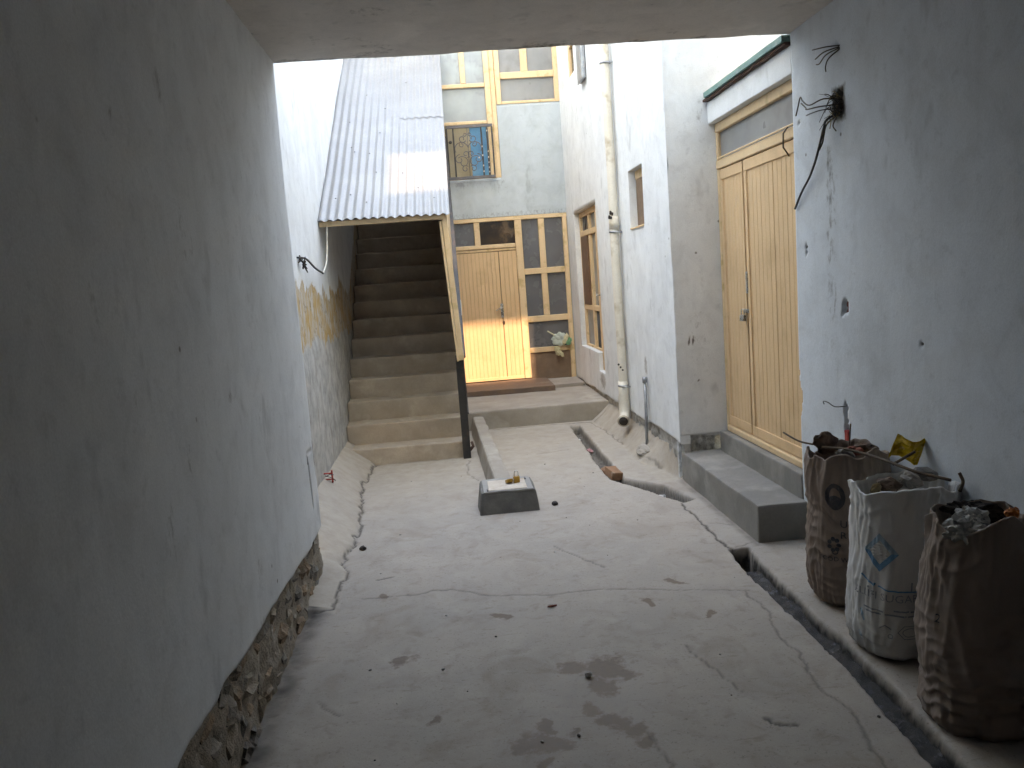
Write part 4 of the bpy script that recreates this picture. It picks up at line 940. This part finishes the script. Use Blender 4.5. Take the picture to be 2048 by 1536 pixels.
# ------------------------------------------------------------------ sacks of rubbish
class Sack:
    def __init__(s, c, a, b, H, lean, seed, profile, wr, rim):
        s.c, s.a, s.b, s.H, s.lean, s.seed, s.profile, s.wr, s.rim = c, a, b, H, lean, seed, profile, wr, rim
    def rad(s, th, t):
        p = np.interp(t, [q[0] for q in s.profile], [q[1] for q in s.profile])
        q = Vector((math.cos(th)*1.3, math.sin(th)*1.3, t*2.4+s.seed*5))
        r = p*(1+.07*mnoise.noise(q)+.035*mnoise.noise(q*2.3))
        sq = (abs(math.cos(th))**3+abs(math.sin(th))**3)**(-1/3.); r *= .55+.45*sq
        r += s.wr(th, t)
        e = .5+.5*abs(2*t-1)
        for f, am, sh in ((1.5, .055, 1.3), (2.8, .042, -1.8), (5.0, .024, 2.2), (9.0, .010, -2.5)):
            n_ = mnoise.noise(Vector((math.cos(th)*f*1.5, math.sin(th)*f*1.5, t*f*1.15+sh*math.sin(th+s.seed)+s.seed*9)))
            r += am*e*((1-abs(n_)*1.6)**3-.35)
        return r
    def P(s, th, t, off=0.):
        r = s.rad(th, t)
        z = s.H*t*(1+s.rim(th)*max(0, t-.7)/.3)
        return Vector((s.c[0]+(s.a*r+off)*math.cos(th)+s.lean[0]*t, s.c[1]+(s.b*r+off)*math.sin(th)+s.lean[1]*t, z+.004))
    def build(s, mat, parent, nt=170, nv=150):
        V = []; F = []
        ts = [0, 0]+list(np.linspace(0, 1, nv))
        V.append((s.c[0], s.c[1], .004))
        rings = []
        for j in range(nv+1):
            t = max(0, (j-1))/(nv-1); ring = []
            for i in range(nt):
                th = 2*math.pi*i/nt; p = s.P(th, t)
                if j == 0: p = Vector((s.c[0]+(p.x-s.c[0])*.6, s.c[1]+(p.y-s.c[1])*.6, .004))
                ring.append(len(V)); V.append(p)
            rings.append(ring)
        for k in range(1, 9):                                   # folded mouth going back inside
            ring = []
            for i in range(nt):
                th = 2*math.pi*i/nt; p = s.P(th, 1.0); c = Vector((s.c[0]+s.lean[0], s.c[1]+s.lean[1], p.z))
                d = c-p; ring.append(len(V)); V.append(p+d*(.012+.02*k)+Vector((0, 0, .004 if k == 1 else -.016*(k-1))))
            rings.append(ring)
        for i in range(nt): F.append((0, rings[0][(i+1) % nt], rings[0][i]))
        for a, b in zip(rings[:-1], rings[1:]):
            for i in range(nt): F.append((a[i], a[(i+1) % nt], b[(i+1) % nt], b[i]))
        return py_obj('sack_cloth', V, F, mat, parent, smooth=True)
    def to(s, u, h, th0, off=.0025):
        """a point of flat print, u metres round the sack from th0 and h metres up"""
        r = (s.a+s.b)/2; th = th0+u/r
        return s.P(th, h/s.H, off)
    def printed(s, name, polys, th0, mat, parent, fine=.012):
        b = bmesh.new()
        for poly in polys:
            try: b.faces.new([b.verts.new((x, y, 0)) for x, y in poly])
            except ValueError: pass
        bmesh.ops.triangulate(b, faces=b.faces[:])
        for _ in range(3):
            es = [e for e in b.edges if e.calc_length() > fine]
            if not es: break
            bmesh.ops.subdivide_edges(b, edges=es, cuts=1); bmesh.ops.triangulate(b, faces=b.faces[:])
        for v in b.verts: v.co = s.to(v.co.x, v.co.y, th0)
        me = bpy.data.meshes.new(name); b.to_mesh(me); b.free()
        return link_mesh(name, me, mat, parent)
def stroke(pts, w):
    P = [Vector((p[0], p[1])) for p in pts]; out = []
    for a, b in zip(P[:-1], P[1:]):
        d = (b-a).normalized(); n = Vector((-d.y, d.x))*w/2; a2 = a-d*w*.3; b2 = b+d*w*.3
        out.append([tuple(a2+n), tuple(a2-n), tuple(b2-n), tuple(b2+n)])
    return out
def dot(x, y, r): return [[(x+r*math.cos(a), y+r*math.sin(a)) for a in np.linspace(0, 2*math.pi, 9)[:-1]]]
def ringp(cx, cy, rx, ry, w, a0=0., a1=2*math.pi, n=24):
    return stroke([(cx+rx*math.cos(a), cy+ry*math.sin(a)) for a in np.linspace(a0, a1, n+1)], w)
def letters(text, size, cx, cy):
    cu = bpy.data.curves.new('lettering', 'FONT'); cu.body = text; cu.size = size; cu.align_x = 'CENTER'; cu.fill_mode = 'FRONT'; cu.resolution_u = 2
    o = bpy.data.objects.new('lettering', cu); COL.objects.link(o)
    dg = bpy.context.evaluated_depsgraph_get(); ev = o.evaluated_get(dg); me = ev.to_mesh()
    polys = [[(me.vertices[i].co.x+cx, me.vertices[i].co.y+cy) for i in p.vertices] for p in me.polygons]
    ev.to_mesh_clear(); bpy.data.objects.remove(o); bpy.data.curves.remove(cu)
    return polys

def folds(zones):
    """zones: (t centre, t half-width, amplitude, count, slant)"""
    def f(th, t):
        r = 0
        for tc, tw, am, n, sl in zones:
            w = max(0., 1-abs(t-tc)/tw)
            if w > 0:
                ph = n*t*6.283+sl*math.sin(th*2+tc*9)+2.2*mnoise.noise(Vector((math.cos(th)*2, math.sin(th)*2, t*3+tc)))
                r += am*w*(abs(math.sin(ph))*-1+.5)*(.5+mnoise.noise(Vector((math.cos(th)*2.5, math.sin(th)*2.5, tc*7+t*5))))
        return r
    return f
def pleats(f, am, n, t0):
    def g(th, t):
        w = max(0., (t-t0)/(1-t0))
        return f(th, t)+am*w*math.sin(th*n+3*mnoise.noise(Vector((math.cos(th)*1.5, math.sin(th)*1.5, t*2))))
    return g
def rimf(seed, am): return lambda th: am*mnoise.noise(Vector((math.cos(th)*1.6, math.sin(th)*1.6, seed*3.3)))+am*.22*mnoise.noise(Vector((math.cos(th)*4, math.sin(th)*4, seed)))

# brown sack nearest the steps
b1 = thing('rubbish_sack', 'brown printed sack of rubbish standing next to the concrete door steps', 'sack', (1.93, 3.97, 0), 'rubbish sacks against the wall')
S1 = Sack((1.932, 3.97), .185, .19, .77, (0.005, .0), 1, [(0, .80), (.04, .93), (.2, 1.0), (.45, 1.02), (.62, .98), (.8, 1.03), (.93, .99), (1, .95)],
          pleats(folds([(.62, .22, .09, 6, 1.5), (.35, .25, .045, 6, 1.2), (.12, .12, .05, 9, 1)]), .035, 7, .72), rimf(1, .09))
S1.build(M['bagbrown'], b1)
A1 = math.atan2(-3.97, -1.93)      # towards the passage
pr = []
S1.printed('emblem', ringp(-.055, .575, .038, .055, .02)+dot(-.055, .55, .034), A1, M['inkdark'], b1)
S1.printed('lettering', letters('UBAR', .05, .03, .425)+letters('R K A', .05, .03, .37), A1, M['inkdark'], b1)
S1.printed('flower_mark', sum([dot(-.06+.022*math.cos(k), .335+.028*math.sin(k), .011) for k in np.linspace(0, 6.28, 8)[:-1]], [])+ringp(-.055, .30, .012, .012, .005), A1, M['inkdark'], b1)
S1.printed('lettering', letters('FOOD WORD CO', .032, .0, .25), A1, M['inkdark'], b1)
# white sugar sack
b2 = thing('rubbish_sack', 'white sugar sack with blue diamond print standing between two brown sacks', 'sack', (1.90, 3.42, 0), 'rubbish sacks against the wall')
S2 = Sack((1.895, 3.42), .205, .20, .735, (.035, 0), 2, [(0, .84), (.03, .97), (.12, 1.05), (.3, 1.04), (.6, 1.0), (.85, 1.0), (1, 1.02)],
          pleats(folds([(.9, .12, .045, 5, 2), (.75, .18, .03, 4, 2.5), (.1, .12, .035, 8, 1.2), (.4, .3, .012, 5, 1)]), .03, 6, .78), rimf(2, .07))
S2.build(M['bagwhite'], b2)
A2 = math.atan2(-3.42, -1.90)
hx, hy, s_ = -.085, .475, .075
dia = [(hx-s_, hy), (hx, hy+s_*1.15), (hx+s_, hy), (hx, hy-s_*1.15)]; inn = [(hx+(x-hx)*.62, hy+(y-hy)*.62) for x, y in dia]
S2.printed('diamond_top', [[dia[0], inn[0], inn[1], dia[1]], [dia[1], inn[1], inn[2], dia[2]]], A2, M['inkpale'], b2)
S2.printed('diamond_bottom', [[dia[2], inn[2], inn[3], dia[3]], [dia[3], inn[3], inn[0], dia[0]]], A2, M['inkblue'], b2)
S2.printed('diamond_centre', [inn], A2, M['inkwhite'], b2)
ar = stroke([(-.165, .36), (-.15, .347), (-.12, .335), (-.105, .327), (-.1, .335)], .008)+stroke([(-.085, .327), (-.04, .318), (.05, .314), (.105, .316), (.112, .335)], .006)
S2.printed('lettering', ar[:4], A2, M['inkblue'], b2); S2.printed('lettering', ar[4:], A2, M['inkblue'], b2)
ar2 = stroke([(.04, .316), (.042, .352)], .006)+stroke([(.112, .316), (.085, .338), (.068, .336)], .006)+dot(.085, .352, .005)+stroke([(.13, .318), (.13, .358)], .006)+stroke([(.112, .316), (.13, .318)], .006)+stroke([(.15, .318), (.15, .358)], .006)+dot(-.13, .315, .005)
S2.printed('lettering', ar2, A2, M['inkgrey'], b2)
S2.printed('lettering', letters('ALLIFI SUGAR', .046, -.068, .270), A2, M['inkgrey'], b2)
S2.printed('small_print', sum([stroke([(x0, y), (x1, y)], .007) for x0, x1, y in ((-.02, .03, .232), (.04, .10, .229), (-.05, .02, .212), (.03, .10, .21), (-.15, -.06, .222), (-.14, -.07, .208))], []), A2, M['inkgrey'], b2)
S2.printed('faint_emblem', ringp(.04, .14, .045, .032, .003, n=6), A2, M['inkgrey'], b2); S2.printed('faint_emblem', ringp(.04, .14, .028, .018, .003), A2, M['inkgrey'], b2)
S2.printed('faint_mark', stroke([(-.07, .15), (-.05, .165), (-.03, .15)], .005)+ringp(-.03, .12, .008, .008, .003), A2, M['inkgrey'], b2)
S2.printed('side_print', stroke([(-.165, .2), (-.145, .16)], .012)+stroke([(-.17, .1), (-.15, .085)], .008)+stroke([(-.17, .085), (-.15, .07)], .008), A2, M['inkpale'], b2)
# dusty sack nearest the passage end
b3 = thing('rubbish_sack', 'dusty brown creased sack with a plastic lined mouth beside the white sugar sack', 'sack', (1.90, 2.80, 0), 'rubbish sacks against the wall')
S3 = Sack((1.885, 2.80), .225, .205, .76, (.02, 0), 3, [(0, .92), (.03, 1.0), (.15, 1.0), (.4, 1.03), (.62, 1.03), (.82, .95), (.92, .90), (1, .86)],
          pleats(folds([(.24, .28, .11, 8, 1.8), (.85, .14, .07, 4, 2.5), (.55, .25, .035, 6, 1.5)]), .04, 8, .72), rimf(3, .09))
S3.build(M['bagpink'], b3)
A3 = math.atan2(-2.80, -1.90)
S3.printed('lettering', letters('2', .045, -.16, .40), A3, M['inkdark'], b3)

# what lies in the sacks
def lump_thing(name, label, cat, seed, mat, loc, scl, rot, amp=.4, sub=3, group=None, freq=1.6):
    me = lump_mesh(name, seed, sub, amp, freq); me.materials.append(mat); o = bpy.data.objects.new(name, me); COL.objects.link(o)
    o.location = loc; o.scale = scl; o.rotation_euler = rot; return tag(o, label, cat, group)
for S, top, nm_ in ((S1, .70, 'brown printed sack'), (S2, .68, 'white sugar sack'), (S3, .69, 'creased brown sack')):
    fill = lump_thing('rubbish_heap', 'dark loose rubbish filling the mouth of the %s' % nm_, 'rubbish', S.seed+40, M['debris'][1 if S.seed < 3 else 4], (S.c[0]+S.lean[0], S.c[1], top-.03), (S.a*.74, S.b*.74, .045), (0, 0, 0), .3, 3, None, 3)
    fill['kind'] = 'stuff'; del fill['category']
lump_thing('bark_slab', 'dark curled bark slab standing in the mouth of the brown printed sack', 'bark', 51, M['debris'][1], (1.87, 4.05, .80), (.085, .02, .05), (.1, .25, .5), .5)
lump_thing('wood_chunk', 'reddish wood chunk lying in the brown printed sack', 'wood', 52, M['redbrick'], (1.99, 3.97, .765), (.05, .03, .025), (.1, .1, .2), .5)
lump_thing('wood_chunk', 'dark wood chunk against the wall in the brown printed sack', 'wood', 53, M['debris'][1], (2.05, 4.0, .765), (.07, .05, .03), (.1, .1, .2), .4)
lump_thing('rubble_lump', 'grey rubble lump inside the brown printed sack', 'rubble', 54, M['debris'][2], (1.90, 3.90, .765), (.045, .04, .03), (.1, .5, .2), .4)
lump_thing('plaster_lump', 'pale plaster lump on top of the white sugar sack', 'rubble', 55, M['debris'][0], (1.96, 3.42, .745), (.05, .045, .035), (.3, .2, .4), .4)
lump_thing('plaster_slab', 'flat pale plaster slab on the white sugar sack by the wall', 'rubble', 56, M['debris'][2], (2.05, 3.46, .755), (.06, .05, .03), (.1, .1, .3), .25)
lump_thing('brown_clod', 'brown clod in the mouth of the white sugar sack', 'clod', 57, M['debris'][1], (1.86, 3.42, .735), (.05, .05, .03), (.2, 0, .8), .4)
lump_thing('cardboard_wad', 'tan wad poking from the rim of the white sugar sack', 'litter', 58, M['straw'], (1.78, 3.38, .735), (.02, .02, .03), (.2, .3, 0), .3)
lump_thing('plastic_wad', 'cloudy plastic film bunched at the rim of the creased brown sack', 'plastic', 59, M['debris'][3], (1.765, 2.73, .745), (.065, .05, .05), (.2, .3, 0), .55, 4, None, 2.6)
lump_thing('plastic_wad', 'rounded pale plastic wad in the middle of the creased brown sack', 'plastic', 60, M['debris'][3], (1.86, 2.84, .745), (.06, .05, .045), (0, .3, 0), .4, 4, None, 2)
lump_thing('plastic_wad', 'grey crumpled plastic low in the mouth of the creased brown sack', 'plastic', 61, M['debris'][0], (1.88, 2.72, .725), (.065, .045, .035), (0, .1, .5), .5, 4, None, 2.4)
lump_thing('dark_clod', 'black crumpled film at the back of the creased brown sack', 'plastic', 62, M['debris'][4], (1.93, 2.94, .74), (.10, .05, .04), (0, .1, -.3), .5, 4, None, 2.6)
lump_thing('orange_scrap', 'small orange scrap tucked into the creased brown sack', 'litter', 63, M['orange'], (2.02, 2.84, .755), (.022, .02, .025), (.2, .3, 0), .5)
# yellow packet (folded foil sheet)
nx, ny = 9, 9; V = []; F = []
for i in range(nx):
    for j in range(ny):
        u, v = i/(nx-1), j/(ny-1)
        V.append((u*.12-.06, .035*math.sin(u*5+v*2)+.02*mnoise.noise(Vector((u*5, v*5, 3))), v*.12+.03*u))
for i in range(nx-1):
    for j in range(ny-1): a = i*ny+j; F.append((a, a+1, a+ny+1, a+ny))
n0 = len(V); V += [(x, y+.003, z) for x, y, z in V]; F += [tuple(n0+k for k in f[::-1]) for f in F]
yp = py_obj('foil_packet', V, F, M['yellowfoil'], None, smooth=False)
yp.location = (2.06, 3.67, .765); yp.rotation_euler = (.3, .35, -.4); tag(yp, 'shiny yellow foil packet propped against the blue wall above the sacks', 'packet')
def stick(label, pts, r):
    o = tube('stick', catmull(pts, 5), r, M['stick'], None, 6); tag(o, label, 'stick'); return o
stick('long thin stick lying across the brown sack and the white sugar sack', [(1.83, 4.0, .79), (1.90, 3.85, .80), (1.96, 3.63, .79), (2.0, 3.45, .775), (2.07, 3.3, .765)], .007)
stick('thin twig pointing from the brown sack towards the cream doors', [(1.80, 4.04, .80), (1.77, 4.15, .80), (1.76, 4.32, .815)], .005)
stick('short upright twig in the middle of the brown printed sack', [(1.96, 3.98, .75), (1.975, 4.0, .83), (1.99, 4.02, .895)], .004)
stick('hooked twig standing at the rim of the white sugar sack by the wall', [(2.09, 3.27, .72), (2.105, 3.27, .76), (2.10, 3.275, .785), (2.095, 3.28, .80)], .007)
stick('dark short stick crossing the yellow foil packet', [(1.99, 3.62, .77), (2.05, 3.58, .82), (2.07, 3.57, .835)], .007)
